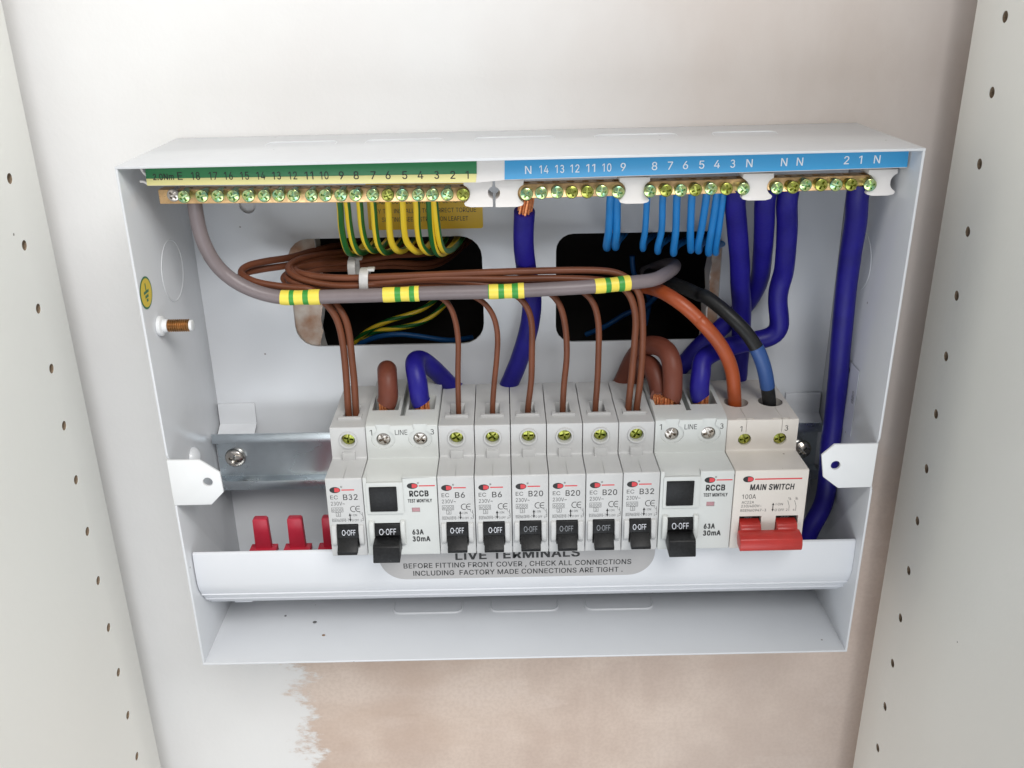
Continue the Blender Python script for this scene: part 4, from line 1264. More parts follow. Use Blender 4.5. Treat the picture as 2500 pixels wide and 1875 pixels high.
strip([(-161.6, 248.2), (-19.1, 247.0), (-6.7, 247.9), (168.5, 250.2), (168.5, 258.6), (-6.7, 257.0), (-19.1, 256.6), (-161.6, 257.0)], -70.3, -71.6, "carrier_strip", ["clip_plastic"])
strip([(-161.8, 251.35), (-18.85, 250.95), (-18.7, 256.6), (-161.5, 256.9)], -71.6, -71.95, "green_band", ["strip_green"])
strip([(-161.9, 248.4), (-19.3, 247.25), (-18.85, 250.93), (-161.8, 251.33)], -71.6, -71.95, "yellow_band", ["strip_yellow"])
strip([(-6.8, 248.2), (168.45, 250.5), (168.1, 258.4), (-6.6, 257.0)], -71.6, -71.95, "blue_band", ["strip_blue"])
mb = MB()
mb.tube([(-161.6, -70.8, 252.5), (-163.2, -70.8, 253.4), (-163.9, -70.8, 255.5), (-164.1, -70.8, 257.6)], 0.6, seg=8)
mb.tube([(-161.6, -70.8, 248.6), (-162.8, -70.8, 250.0), (-164.2, -70.8, 250.2), (-165.0, -70.8, 250.0)], 0.6, seg=8)
mb.obj("carrier_hook", ["clip_plastic"], carrier, smooth=60, weld=False)
ELAB = list(zip(["2.0Nm", "E"] + [str(i) for i in range(18, 0, -1)],
                [-154.25, -147.08, -140.31, -132.74, -126.16, -119.18, -112.2, -105.41, -98.42, -91.43, -84.84, -77.44, -71.05, -63.64, -57.24, -50.03, -43.23, -36.21, -29.2, -22.98],
                [253.03, 252.93, 252.84, 252.73, 252.64, 252.54, 252.44, 252.35, 252.25, 252.15, 252.06, 251.96, 251.87, 251.76, 251.68, 251.57, 251.48, 251.38, 251.28, 251.2]))
mb = MB()
for s, xx, zz in ELAB:
    text(mb, s, xx, zz - 2.3, 3.3 if s != "2.0Nm" else 2.6, -72.02, 0, align="c", width={"2.0Nm": 9.0}.get(s, 3.7 if len(s) == 2 else None), bold=0.03 if s == "2.0Nm" else 0.01)
mb.obj("earth_numbers", ["ink_black"], carrier, weld=False, smooth=0)
NLAB = list(zip(["N", "14", "13", "12", "11", "10", "9", "8", "7", "6", "5", "4", "3", "N", "N", "N", "2", "1", "N"],
                [3.52, 10.34, 17.16, 23.77, 30.59, 37.61, 44.64, 58.28, 65.1, 71.72, 78.74, 85.36, 92.18, 99.41, 114.46, 121.28, 141.55, 147.57, 154.79],
                [252.42, 252.5, 252.59, 252.67, 252.75, 252.84, 252.93, 253.1, 253.18, 253.27, 253.35, 253.44, 253.52, 253.61, 253.8, 253.89, 254.14, 254.21, 254.3]))
mb = MB()
for s, xx, zz in NLAB:
    text(mb, s, xx, zz - 1.9, 3.4, -72.02, 0, align="c", bold=0.012, width=3.9 if len(s) == 2 else None)
mb.obj("neutral_numbers", ["ink_label_white"], carrier, weld=False, smooth=0)

EARTH_S = [(-154.24, 242.32), (-148.74, 242.0), (-140.78, 242.16), (-133.84, 242.08), (-127.11, 242.0), (-120.37, 241.92), (-113.42, 241.84), (-106.88, 241.76), (-100.34, 241.69), (-92.57, 241.6), (-86.23, 241.52),
           (-79.48, 241.44), (-72.93, 241.37), (-65.35, 241.28), (-58.79, 241.2), (-52.44, 241.13), (-45.27, 241.04), (-38.91, 240.97), (-32.35, 240.89), (-25.37, 240.81)]
N1 = [(2.85, 240.34), (9.46, 240.76), (16.42, 240.91), (23.02, 240.97), (29.81, 240.85), (36.4, 241.18), (43.57, 240.51)]
N2 = [(57.69, 240.62), (64.83, 240.85), (71.62, 240.91), (78.05, 240.97), (84.74, 241.22), (92.07, 241.35), (99.51, 241.13)]
N3 = [(114.46, 241.22), (121.25, 241.28), (127.03, 242.35), (133.85, 242.14), (140.65, 242.11), (147.45, 242.17), (155.66, 241.75)]


def terminal_bar(name, label, x0, x1, z_at, screws, group=None, first_silver=False, spread_=1.3):
    t = thing(name, ((x0 + x1) / 2, -57, z_at((x0 + x1) / 2)), label, "terminal bar", group)
    prof = [(x0, z_at(x0) - 3.2), (x1, z_at(x1) - 3.2), (x1, z_at(x1) + 3.2), (x0, z_at(x0) + 3.2)]
    me = MB().prism(prof, 1, -53.0, -61.0).mesh("bar_body", ["brass"], bevel=0.4)
    cut = MB()
    for sx, sz in screws:
        cut.lathe([(-10, 1.9), (10, 1.9)], (sx, -57.2, z_at(sx)), (0, 0, 1), seg=16)
    me = boolean(me, cut)
    link("bar_body", me, t)
    for i, (sx, sz) in enumerate(screws):
        silver = first_silver and i == 0
        d = random.uniform(-spread_, spread_)
        y = -65.0 + d + (2.4 if silver else 0)
        # heads stand proud by different amounts; keep the sight line of each head
        put_screw("clamp_screw", t, sx, y, sz + d * -0.64 * 0.5, screw_mesh(2.85, 1.1, "nickel" if silver else random.choice(["zinc_yellow", "zinc_yellow", "zinc_olive"]), dome=0.35, shank=7.0, cross=0.68, arm=0.17))
    return t


terminal_bar("earth_terminal_bar", "long brass earth bar with nineteen green zinc screws under the green and yellow strip", -161.6, -22.0, lambda x: 241.25 - 0.0096 * (x + 161.6), EARTH_S, None, True, 0.5)
G_N = "brass neutral bars under the blue strip"
terminal_bar("neutral_terminal_bar", "brass neutral bar nearest the earth bar, under numbers 14 to 9", -1.5, 47.0, lambda x: 240.7 + 0.01 * (x - 0), N1, G_N, False, 0.8)
terminal_bar("neutral_terminal_bar", "middle brass neutral bar, under numbers 8 to 3", 54.0, 103.0, lambda x: 241.0 + 0.01 * (x - 54), N2, G_N)
terminal_bar("neutral_terminal_bar", "brass neutral bar by the right box wall, under numbers 2 and 1", 110.0, 160.0, lambda x: 241.6 + 0.01 * (x - 110), N3, G_N)

G_H = "white plastic bar holders"


def holder(x0, x1, z0, z1, lnotch, rnotch, label):
    zc = (z0 + z1) / 2
    r = 3.0

    def notch(xe, sgn, kind):
        """points from top to bottom along a side; sgn +1 right side"""
        if kind == "key":
            rr = 2.9
            pts = [(xe, z1), (xe, zc + 4.0), (xe - sgn * 0.2, zc + 3.0)]
            for k in range(9):
                a = math.radians(75 - 150 * k / 8)
                pts.append((xe - sgn * (rr * math.cos(a) - 0.75), zc + 0.4 + rr * math.sin(a)))
            return pts + [(xe - sgn * 0.2, zc - 2.4), (xe, zc - 3.2), (xe, z0)]
        rr = 4.2
        pts = [(xe, z1), (xe, zc + 3.9)]
        for k in range(9):
            a = math.radians(65 - 130 * k / 8)
            pts.append((xe - sgn * (rr * math.cos(a) - 1.5), zc + rr * math.sin(a)))
        return pts + [(xe, zc - 4.4), (xe - sgn * 0.6, z0 + 0.6), (xe - sgn * 3.0, z0)]
    rp = notch(x1, 1, rnotch)
    lp = notch(x0, -1, lnotch)
    out = rp + lp[::-1]
    t = thing("bar_holder", ((x0 + x1) / 2, -60, zc), label, "bar holder", G_H)
    MB().prism(out, 1, -50.0, -64.0).obj("holder_block", ["clip_plastic"], t, bevel=0.6, bseg=3, smooth=50)
    MB().box((x0 + x1) / 2 - 4.0, (x0 + x1) / 2 + 4.0, -50, -62.0, z1 - 0.3, z1 + 9.5).obj("holder_neck", ["clip_plastic"], t, bevel=0.4)
    return t


holder(-25.0, -12.2, 234.7, 246.6, "arc", "key", "white holder gripping the right end of the brass earth bar")
holder(-11.0, 1.6, 234.5, 246.4, "key", "arc", "white holder above the blue cable with bare copper end")
holder(44.3, 57.9, 234.9, 246.8, "arc", "arc", "white holder below the gap between numbers 9 and 8")
holder(99.2, 113.0, 235.4, 247.5, "arc", "arc", "white holder below the blue strip between the last two neutral bars")
holder(155.0, 168.0, 236.5, 248.3, "arc", "arc", "white holder at the right end of the neutral bars by the box wall")

# ------------------------------------------------------------------ cables: control points in mm, measured in the box
W = {
 'grey': [(-147.13, -57.0, 240.59), (-147.39, -57.0, 235.98), (-147.66, -56.0, 231.52), (-147.67, -55.0, 225.29), (-146.77, -54.0, 218.07), (-144.36, -53.0, 210.25), (-140.5, -52.0, 203.63), (-133.83, -52.0, 197.79), (-125.15, -52.0, 193.32), (-114.65, -52.0, 190.54), (-105.13, -52.0, 190.35), (-91.86, -52.0, 190.54), (-66.92, -52.0, 190.83), (-41.97, -52.0, 191.34), (-7.25, -52.0, 191.55), (14.52, -52.0, 192.23), (35.3, -51.0, 192.85), (53.23, -48.0, 193.49), (64.38, -44.0, 193.48), (71.77, -34.0, 193.19), (78.52, -18.0, 191.33), (81.94, -4.0, 189.47), (81.78, 12.0, 185.59), (79.26, 35.0, 177.56), (76.48, 60.0, 167.89)],
 'b32a': [(-87.9, -48, 118.0), (-87.9, -48, 128), (-87.83, -47.0, 144.85), (-88.15, -46.0, 159.36), (-88.23, -46.0, 168.14), (-89.64, -45.5, 176.08), (-92.03, -45.5, 181.55), (-94.5, -45.5, 185.29), (-97.95, -45.5, 188.73), (-99.61, -45.5, 192.07), (-110.12, -45.5, 193.29), (-119.1, -45.5, 194.34), (-128.08, -45.0, 196.26), (-133.17, -43.0, 198.29), (-136.42, -38.0, 199.43), (-135.3, -32.0, 200.74), (-130.23, -27.0, 201.19), (-123.54, -22.0, 201.0), (-117.18, -15.0, 200.13), (-109.66, -4.0, 199.72), (-100.58, 10.0, 198.97), (-93.63, 30.0, 196.56)],
 'b32b': [(-84.2, -48, 118.0), (-84.2, -48, 128), (-83.94, -47.0, 144.77), (-84.41, -46.0, 159.29), (-84.4, -46.0, 168.07), (-85.55, -45.0, 175.83), (-87.96, -44.0, 181.27), (-91.37, -42.0, 184.39), (-95.04, -41.5, 186.86), (-98.88, -42.0, 190.35), (-111.09, -42.0, 190.75), (-123.19, -42.0, 192.1), (-131.43, -41.0, 194.18), (-135.96, -39.0, 196.22), (-138.15, -35.0, 196.69), (-137.24, -30.0, 196.68), (-132.85, -25.0, 196.47), (-124.49, -20.0, 196.54), (-119.0, -16.0, 196.15), (-111.3, -6.0, 195.92), (-100.54, 8.0, 195.71), (-93.98, 30.0, 192.28)],
 'b6a': [(-32.3, -48, 118.0), (-32.3, -48, 128), (-31.84, -47.0, 149.69), (-31.1, -46.0, 164.66), (-32.29, -46.0, 176.26), (-35.26, -45.5, 184.13), (-39.15, -45.0, 187.21), (-50.73, -43.0, 189.85), (-64.12, -43.0, 191.8), (-83.49, -42.0, 191.01), (-95.65, -42.0, 192.04), (-106.2, -42.0, 193.68), (-112.28, -40.0, 194.95), (-115.18, -36.0, 195.74), (-115.11, -30.0, 196.42), (-111.31, -22.0, 197.01), (-103.64, -12.0, 196.41), (-93.72, 6.0, 193.35), (-77.62, 25.0, 191.91), (-54.82, 45.0, 187.54)],
 'b6b': [(-14.9, -48, 118.0), (-14.9, -48, 128), (-13.67, -47.0, 143.31), (-12.3, -46.0, 154.86), (-11.89, -46.0, 168.93), (-13.86, -46.0, 178.18), (-18.16, -45.5, 184.36), (-22.98, -44.0, 187.03), (-37.32, -41.0, 189.83), (-59.17, -39.5, 190.08), (-84.21, -38.0, 189.48), (-96.53, -38.0, 190.04), (-105.86, -37.0, 191.37), (-112.58, -34.0, 192.05), (-115.75, -29.0, 192.42), (-114.73, -23.0, 192.77), (-109.97, -15.0, 192.04), (-101.96, -6.0, 190.67), (-91.16, 8.0, 187.2), (-71.91, 24.0, 183.86), (-48.92, 45.0, 177.57)],
 'b20a': [(2.9, -48, 118.0), (2.9, -48, 128), (4.75, -47.0, 142.92), (5.46, -46.0, 159.23), (5.55, -46.0, 172.06), (3.97, -46.0, 179.54), (0.26, -45.5, 185.69), (-4.55, -44.5, 188.86), (-9.9, -44.0, 191.05), (-42.2, -45.0, 195.88), (-69.11, -45.0, 194.18), (-82.68, -46.0, 193.79), (-94.91, -45.0, 194.52), (-104.03, -44.0, 196.29), (-110.24, -41.0, 197.9), (-113.55, -36.0, 199.38), (-114.54, -30.0, 200.27), (-111.56, -22.0, 200.77), (-105.31, -10.0, 199.56), (-93.72, 8.0, 196.95), (-77.36, 25.0, 195.66), (-55.09, 50.0, 189.53)],
 'b20b': [(20.6, -48, 118.0), (20.6, -48, 128), (21.51, -47.0, 142.58), (22.62, -46.0, 154.14), (22.3, -46.0, 168.25), (20.82, -46.0, 177.5), (17.56, -45.5, 185.36), (12.81, -43.0, 188.62), (3.11, -42.0, 191.1), (-13.14, -41.0, 191.9), (-42.51, -40.5, 195.69), (-69.62, -40.5, 194.53), (-83.55, -40.0, 193.92), (-95.97, -39.0, 194.18), (-105.45, -37.0, 195.37), (-110.72, -32.0, 195.78), (-112.25, -26.0, 195.55), (-109.19, -18.0, 194.2), (-101.03, -10.0, 193.3), (-90.54, 5.0, 189.42), (-71.49, 22.0, 186.93), (-48.79, 45.0, 180.21)],
 'b20c': [(37.3, -48, 118.0), (37.3, -48, 128), (38.07, -47.0, 142.23), (38.51, -46.0, 158.56), (38.25, -46.0, 171.41), (36.54, -46.0, 180.61), (33.24, -45.5, 186.41), (27.99, -43.0, 189.46), (16.12, -42.0, 191.64), (-5.53, -43.5, 194.18), (-16.28, -44.0, 194.76), (-42.47, -43.0, 193.06), (-69.49, -43.0, 192.19), (-83.49, -42.0, 191.01), (-95.65, -42.0, 192.04), (-106.2, -42.0, 193.68), (-112.28, -40.0, 194.95), (-115.18, -36.0, 195.74), (-115.11, -30.0, 196.42), (-111.31, -22.0, 197.01), (-103.64, -12.0, 196.41), (-93.72, 6.0, 193.35), (-77.62, 25.0, 191.91), (-54.82, 45.0, 187.54)],
 'b32c': [(54.0, -48, 118.0), (54.0, -48, 128), (55.23, -47.0, 144.29), (56.27, -46.0, 162.9), (56.31, -46.0, 174.51), (54.68, -46.0, 183.66), (51.33, -45.5, 188.98), (45.02, -45.0, 192.76), (35.3, -45.0, 194.62), (15.95, -45.0, 195.32), (-5.52, -45.0, 195.62), (-42.17, -45.0, 196.55), (-69.07, -45.0, 194.73), (-82.94, -44.0, 194.14), (-95.24, -43.0, 194.72), (-104.5, -41.5, 196.35), (-110.24, -38.0, 197.82), (-113.3, -33.0, 198.85), (-114.17, -27.0, 199.27), (-111.42, -19.0, 198.64), (-104.26, -8.0, 197.34), (-92.24, 8.0, 194.51), (-77.49, 25.0, 193.79), (-55.02, 48.0, 188.07)],
 'b32d': [(58.2, -48, 118.0), (58.2, -48, 128), (59.57, -47.0, 141.79), (60.2, -46.0, 158.12), (59.71, -46.0, 176.73), (58.03, -46.0, 186.98), (54.67, -45.5, 192.27), (50.3, -45.0, 196.33), (43.81, -45.0, 198.33), (32.0, -45.0, 199.11), (5.24, -45.0, 199.4), (-16.15, -45.0, 199.26), (-42.1, -45.0, 198.1), (-68.87, -45.0, 197.61), (-82.54, -45.0, 197.27), (-94.77, -44.0, 197.84), (-104.37, -41.0, 198.57), (-109.84, -35.0, 198.55), (-111.71, -29.0, 198.01), (-109.7, -22.0, 197.31), (-102.07, -12.0, 195.88), (-90.14, 4.0, 192.45), (-71.28, 22.0, 190.07), (-48.51, 45.0, 186.11)],
 'brown1': [(-68.8, -47, 132), (-67.85, -47.0, 132.92), (-67.58, -46.0, 142.16), (-68.04, -41.0, 146.93), (-69.22, -32.0, 144.1), (-70.84, -22.0, 136.16), (-71.93, -15.0, 123.84), (-70.5, -13, 110)],
 'blue1': [(-50.8, -47, 132), (-51.47, -47.0, 132.58), (-52.22, -46.0, 141.84), (-53.78, -42.0, 149.06), (-54.04, -35.0, 150.6), (-51.16, -28.0, 147.82), (-45.28, -21.0, 139.2), (-37.47, -15.0, 127.2), (-29.14, -12.0, 117.51), (-28, -12, 100)],
 'bluec': [(2.14, -54.0, 230.36), (1.71, -47.0, 214.74), (3.14, -37.0, 198.35), (5.94, -31.0, 182.23), (5.0, -27.0, 166.14), (-0.09, -20.0, 145.76), (-6.2, -15.0, 127.9), (-17, -14, 105)],
 'brown2': [(75.6, -47, 132), (76.06, -47.0, 132.09), (76.2, -46.0, 144.66), (75.91, -44.0, 150.29), (74.66, -40.0, 153.84), (71.56, -34.0, 155.13), (67.46, -28.0, 153.8), (64.11, -22.0, 149.99), (61.12, -17.0, 143.41), (58.34, -14.0, 135.48), (55.52, -13.0, 127.06), (43, -13, 105)],
 'brown3': [(70.4, -45.5, 132), (71.36, -41.0, 129.58), (70.52, -40.0, 134.69), (69.1, -37.0, 140.61), (66.85, -33.0, 144.53), (64.95, -27.0, 143.31), (63.17, -19.0, 137.38), (61.45, -14.0, 130.25), (50, -12.5, 105)],
 'bluer': [(90.8, -47, 132), (90.53, -47.0, 131.79), (89.64, -46.0, 139.0), (91.36, -43.0, 145.02), (90.89, -40.0, 148.69), (97.54, -36.0, 151.86), (105.4, -32.0, 153.16), (113.41, -30.0, 154.32), (121.21, -29.0, 155.53), (129.19, -29.0, 157.53), (132.81, -29.0, 161.23), (132.16, -29.0, 168.18), (130.25, -30.0, 176.97), (129.96, -31.0, 184.04), (130.89, -33.0, 191.77), (129.56, -38.0, 201.21), (126.48, -46.0, 219.87), (122.72, -54.0, 233.16)],
 'blue_n3': [(98.76, -54.0, 234.06), (102.28, -46.0, 222.26), (109.51, -31.0, 196.2), (111.41, -26.0, 185.48), (114.39, -21.0, 172.28), (116.31, -17.0, 160.08), (117.35, -15.0, 148.26), (117.81, -13.0, 136.16), (117.04, -12.0, 121.28), (104, -12, 105)],
 'blue_n1': [(112.54, -54.0, 233.81), (115.49, -46.0, 222.02), (118.77, -36.0, 207.63), (121.1, -28.0, 197.66), (123.0, -21.0, 187.95), (122.62, -14.0, 177.41), (119.31, -9.5, 167.92), (111.26, -8.6, 158.94), (102.83, -8.6, 150.71), (95.2, -9.0, 143.64), (89.21, -9.5, 135.94), (82.45, -10.0, 129.92), (62, -11, 105)],
 'blue_far': [(154.22, -56.0, 234.4), (156.21, -53.0, 224.77), (158.3, -46.0, 204.46), (159.72, -42.0, 188.02), (162.22, -38.0, 153.88), (163.36, -37.0, 136.49), (163.68, -37.0, 124.31), (163.84, -37.0, 111.89), (163.29, -38.0, 99.73), (162.46, -42.0, 66.79), (155.14, -46.0, 52.74), (149.72, -48.0, 41.0), (118, -48, 50)],
 'orange': [(62.56, 14.0, 174.23), (64.18, -8.0, 179.41), (66.83, -24.0, 183.24), (70.21, -34.0, 184.57), (75.7, -40.0, 182.49), (82.53, -44.0, 178.05), (88.82, -46.0, 172.1), (87.99, -47.0, 173.07), (96.17, -48.0, 164.0), (102.48, -47.0, 154.09), (106.59, -45.0, 143.63), (108.07, -44.0, 135.05), (109.3, -43.4, 127), (109.3, -43.4, 117)],
 'black': [(74.14, 30.0, 174.74), (77.17, 8.0, 178.51), (80.76, -8.0, 180.71), (86.85, -20.0, 180.74), (92.95, -28.0, 179.42), (91.62, -31.0, 181.68), (97.77, -36.0, 177.97), (104.43, -41.0, 172.77), (111.1, -44.0, 166.42), (116.07, -46.0, 159.75), (119.92, -47.0, 152.15), (123.25, -46.0, 142.62), (125.34, -44.0, 134.69), (127, -44, 127), (127, -44, 117)],
 'n0': [(41.44, -56.0, 235.51), (41.85, -45.0, 217.28), (42.07, -38.0, 210.59), (42.69, -33.0, 206.87), (43.67, -26.0, 205.04), (46.87, -8.0, 203.78), (52.62, 18.0, 201.66), (57.55, 50.0, 197.41)],
 'n1': [(44.42, -56.0, 235.46), (46.01, -45.0, 217.21), (46.3, -38.0, 210.91), (46.97, -33.0, 207.19), (48.03, -26.0, 205.38), (51.39, -8.0, 204.12), (58.25, 18.0, 202.01), (63.53, 50.0, 197.78)],
 'n2': [(58.19, -56.0, 235.21), (59.36, -45.0, 216.96), (59.57, -38.0, 209.65), (60.42, -33.0, 205.92), (61.68, -26.0, 204.08), (65.54, -8.0, 202.79), (74.02, 18.0, 200.59), (80.26, 50.0, 196.28)],
 'n3': [(65.15, -56.0, 235.55), (67.11, -45.0, 216.82), (66.84, -38.0, 208.31), (67.78, -33.0, 204.55), (69.16, -26.0, 202.69), (73.3, -8.0, 201.35), (83.07, 18.0, 199.07), (89.86, 50.0, 194.67)],
 'n4': [(71.64, -56.0, 235.89), (73.99, -45.0, 216.69), (74.6, -38.0, 207.36), (75.65, -33.0, 203.59), (77.15, -26.0, 201.71), (81.58, -8.0, 200.34), (92.67, 18.0, 197.99), (100.05, 50.0, 193.53)],
 'n5': [(78.44, -56.0, 235.77), (81.16, -45.0, 216.55), (82.83, -38.0, 208.82), (83.99, -33.0, 205.07), (85.62, -26.0, 203.22), (90.35, -8.0, 201.89), (102.78, 18.0, 199.61), (110.77, 50.0, 195.24)],
 'n6': [(85.14, -56.0, 235.65), (86.14, -45.0, 217.44), (86.62, -38.0, 208.34), (87.83, -33.0, 204.59), (89.51, -26.0, 202.73), (94.39, -8.0, 201.39), (107.92, 18.0, 199.06), (116.23, 50.0, 194.66)],
 'n7': [(89.8, -56.0, 235.57), (90.86, -45.0, 216.37), (91.75, -38.0, 207.03), (93.02, -33.0, 203.26), (94.79, -26.0, 201.38), (99.87, -8.0, 199.99), (114.57, 18.0, 197.58), (123.29, 50.0, 193.09)],
 'n8': [(92.6, -56.0, 235.52), (94.15, -45.0, 216.31), (95.21, -38.0, 207.17), (96.53, -33.0, 203.4), (98.35, -26.0, 201.52), (103.56, -8.0, 200.14), (119.34, 18.0, 197.72), (128.35, 50.0, 193.24)],
 'e0': [(-82.06, -55.0, 235.21), (-84.09, -45.0, 222.63), (-84.44, -38.0, 212.4), (-83.78, -35.0, 207.39), (-83.35, -31.0, 205.4), (-81.83, -25.0, 204.35), (-80.7, -10.0, 203.29), (-81.11, 14.0, 201.18), (-83.67, 40.0, 197.94)],
 'e1': [(-78.77, -55.0, 235.15), (-80.17, -45.0, 222.56), (-80.25, -38.0, 212.33), (-79.23, -35.0, 207.96), (-78.76, -31.0, 205.97), (-77.17, -25.0, 204.92), (-75.91, -10.0, 203.88), (-76.09, 14.0, 201.8), (-78.4, 40.0, 198.59)],
 'e2': [(-73.03, -55.0, 235.05), (-74.51, -45.0, 222.46), (-74.19, -38.0, 212.21), (-72.86, -35.0, 208.76), (-72.33, -31.0, 206.78), (-70.66, -25.0, 205.74), (-69.2, -10.0, 204.73), (-69.06, 14.0, 202.68), (-71.02, 40.0, 199.51)],
 'e3': [(-66.88, -55.0, 234.94), (-68.21, -45.0, 221.46), (-68.28, -38.0, 211.19), (-67.07, -35.0, 207.73), (-66.49, -31.0, 205.74), (-64.74, -25.0, 204.69), (-63.1, -10.0, 203.64), (-62.67, 14.0, 201.55), (-64.31, 40.0, 198.32)],
 'e4': [(-59.96, -55.0, 234.81), (-61.5, -45.0, 221.33), (-61.7, -38.0, 211.98), (-60.27, -35.0, 208.34), (-59.62, -31.0, 206.35), (-57.79, -25.0, 205.31), (-55.93, -10.0, 204.28), (-55.16, 14.0, 202.22), (-56.43, 40.0, 199.03)],
 'e5': [(-53.46, -55.0, 234.69), (-54.69, -45.0, 221.21), (-54.21, -38.0, 211.84), (-51.29, -35.0, 207.8), (-50.54, -31.0, 205.81), (-48.59, -25.0, 204.76), (-46.46, -10.0, 203.72), (-45.24, 14.0, 201.63), (-46.0, 40.0, 198.41)],
 'e6': [(-47.13, -55.0, 234.58), (-48.23, -45.0, 221.09), (-47.56, -38.0, 210.8), (-45.72, -35.0, 207.33), (-44.92, -31.0, 205.33), (-42.9, -25.0, 204.28), (-40.58, -10.0, 203.22), (-39.08, 14.0, 201.11), (-39.54, 40.0, 197.86)],
 'e7': [(-41.3, -55.0, 234.47), (-41.95, -45.0, 220.97), (-41.57, -38.0, 210.69), (-40.7, -35.0, 206.49), (-39.85, -31.0, 204.49), (-37.76, -25.0, 203.42), (-35.29, -10.0, 202.34), (-33.54, 14.0, 200.19), (-33.72, 40.0, 196.9)],
 'e8': [(-38.76, -55.0, 234.43), (-38.8, -45.0, 220.91), (-38.31, -38.0, 211.54), (-37.57, -35.0, 207.91), (-36.69, -31.0, 205.92), (-34.56, -25.0, 204.88), (-32.0, -10.0, 203.83), (-30.09, 14.0, 201.75), (-30.1, 40.0, 198.54)],
 'cy0': [(-101.6, 52.0, 126.7), (-90.56, 46.0, 137.88), (-76.89, 46.0, 144.58), (-63.72, 48.0, 147.81), (-53.95, 52.0, 151.16), (-48.19, 58.0, 154.69)],
 'cy1': [(-102.01, 54.0, 125.25), (-87.58, 48.0, 136.76), (-67.26, 46.0, 140.56), (-54.02, 48.0, 144.14), (-44.13, 54.0, 151.01), (-41.07, 62.0, 154.0)],
 'cb0': [(-100.25, 52.0, 126.67), (-84.17, 46.0, 134.73), (-70.62, 44.0, 136.44), (-57.69, 46.0, 134.27), (-41.47, 50.0, 130.16), (-28.49, 62.0, 127.34)],
 'cb1': [(84.0, 52.0, 156.69), (76.73, 56.0, 146.91), (66.39, 58.0, 142.7), (52.81, 58.0, 134.11), (41.8, 62.0, 127.79)],
 'cb2': [(68.04, 57.0, 178.54), (69.77, 58.0, 166.16), (79.45, 60.0, 153.06), (78.11, 62.0, 133.5)],
}



# wires hanging from the bars run up into the brass
for k_ in list(W):
    if k_[0] in "ne" and k_[1:].isdigit() or k_ in ("blue_n3", "blue_n1", "blue_far"):
        W[k_] = [(W[k_][0][0], -57.0, 241.0)] + W[k_]
for k_ in list(W):
    x_, y_, z_ = W[k_][-1]
    if k_.startswith("b") and k_[1].isdigit():
        W[k_] = W[k_] + [(x_ + 24, 104, z_ + 3)]
    elif k_[0] in "ne" and k_[1:].isdigit():
        W[k_] = W[k_] + [(x_ + 8, 104, z_ + 14)]
W["bluer"] = W["bluer"] + [(W["bluer"][-1][0], -56.0, 240.5)]


def cable(key, name, label, cat, r, m, group=None, step=1.6, seg=16):
    sd = sum(ord(c) for c in key) * 1.37
    rad = lambda s_: r * (1 + 0.022 * noise.noise(Vector((s_ * 14, sd, 0))) + 0.012 * noise.noise(Vector((s_ * 55, sd, 7))))
    pts = [W[key][0]] + [tuple(Vector(p) + Vector((noise.noise(Vector((i, sd, 1))), noise.noise(Vector((i, sd, 5))), noise.noise(Vector((i, sd, 9)))) ) * (0.45 if r < 2 else 0.3)) for i, p in enumerate(W[key])][1:-1] + [W[key][-1]]
    if key in ("grey", "black", "orange"):
        pts, rad = W[key], r
    o = MB().tube(pts, rad, seg=seg, step=step).obj(name, [m], smooth=60)
    return tag(o, label, cat, group)


def strands(parent, p, d, r, n=22, ln=9.0):
    """bare copper strands at a cable end"""
    mb = MB()
    d = Vector(d).normalized()
    e1 = d.orthogonal().normalized()
    e2 = d.cross(e1)
    for k in range(n):
        q = r * math.sqrt((k + 0.5) / n)
        a = k * 2.39996
        c = Vector(p) + (e1 * math.cos(a) + e2 * math.sin(a)) * q
        c2 = c + d * ln + (e1 * random.uniform(-.25, .25) + e2 * random.uniform(-.25, .25))
        mb.tube([tuple(c - d * 1.2), tuple(c2)], 0.62, seg=6, smooth=False)
    return mb.obj("copper_strands", ["copper"], parent, weld=False, smooth=60)


grey = cable("grey", "earth_cable", "thick grey main earth cable with green and yellow tape bands", "cable", 3.35, "grey_pvc", step=1.2, seg=22)
gp = spline(W["grey"], 1.2)


def along(path, x_from, x_to):
    return [tuple(p) for p in path if x_from <= p.x <= x_to and p.y < -30]


for xa, xb, ph in ((-114.9, -95.0, 0), (-66.9, -47.8, 1), (-16.3, 2.0, 2), (35.0, 53.0, 3)):
    seg_pts = along(gp, xa, xb)
    L_ = xb - xa
    bands = [(0.22, 0.345), (0.56, 0.69)] if ph == 0 else ([(0.32, 0.45), (0.67, 0.80)] if ph == 1 else ([(-0.1, 0.04), (0.27, 0.42), (0.64, 0.79)] if ph == 2 else [(0.28, 0.42), (0.63, 0.78)]))
    mb = MB()
    rings = lambda s_, L_=L_, bands=bands: 1 if any(a < s_ / L_ < b_ for a, b_ in bands) else 0
    sub = []
    for a, b_ in zip(seg_pts, seg_pts[1:]):
        for q in range(3):
            sub.append(tuple(Vector(a).lerp(Vector(b_), q / 3)))
    sub.append(seg_pts[-1])
    nn = len(sub)
    mb.tube(sub, lambda s_: 3.58 + 0.08 * math.sin(s_ * 9) + (0.12 if s_ > 0.72 else 0), seg=22, smooth=False, rings=rings)
    mb.obj("tape_band", ["tape_yellow", "tape_green"], grey, smooth=60)

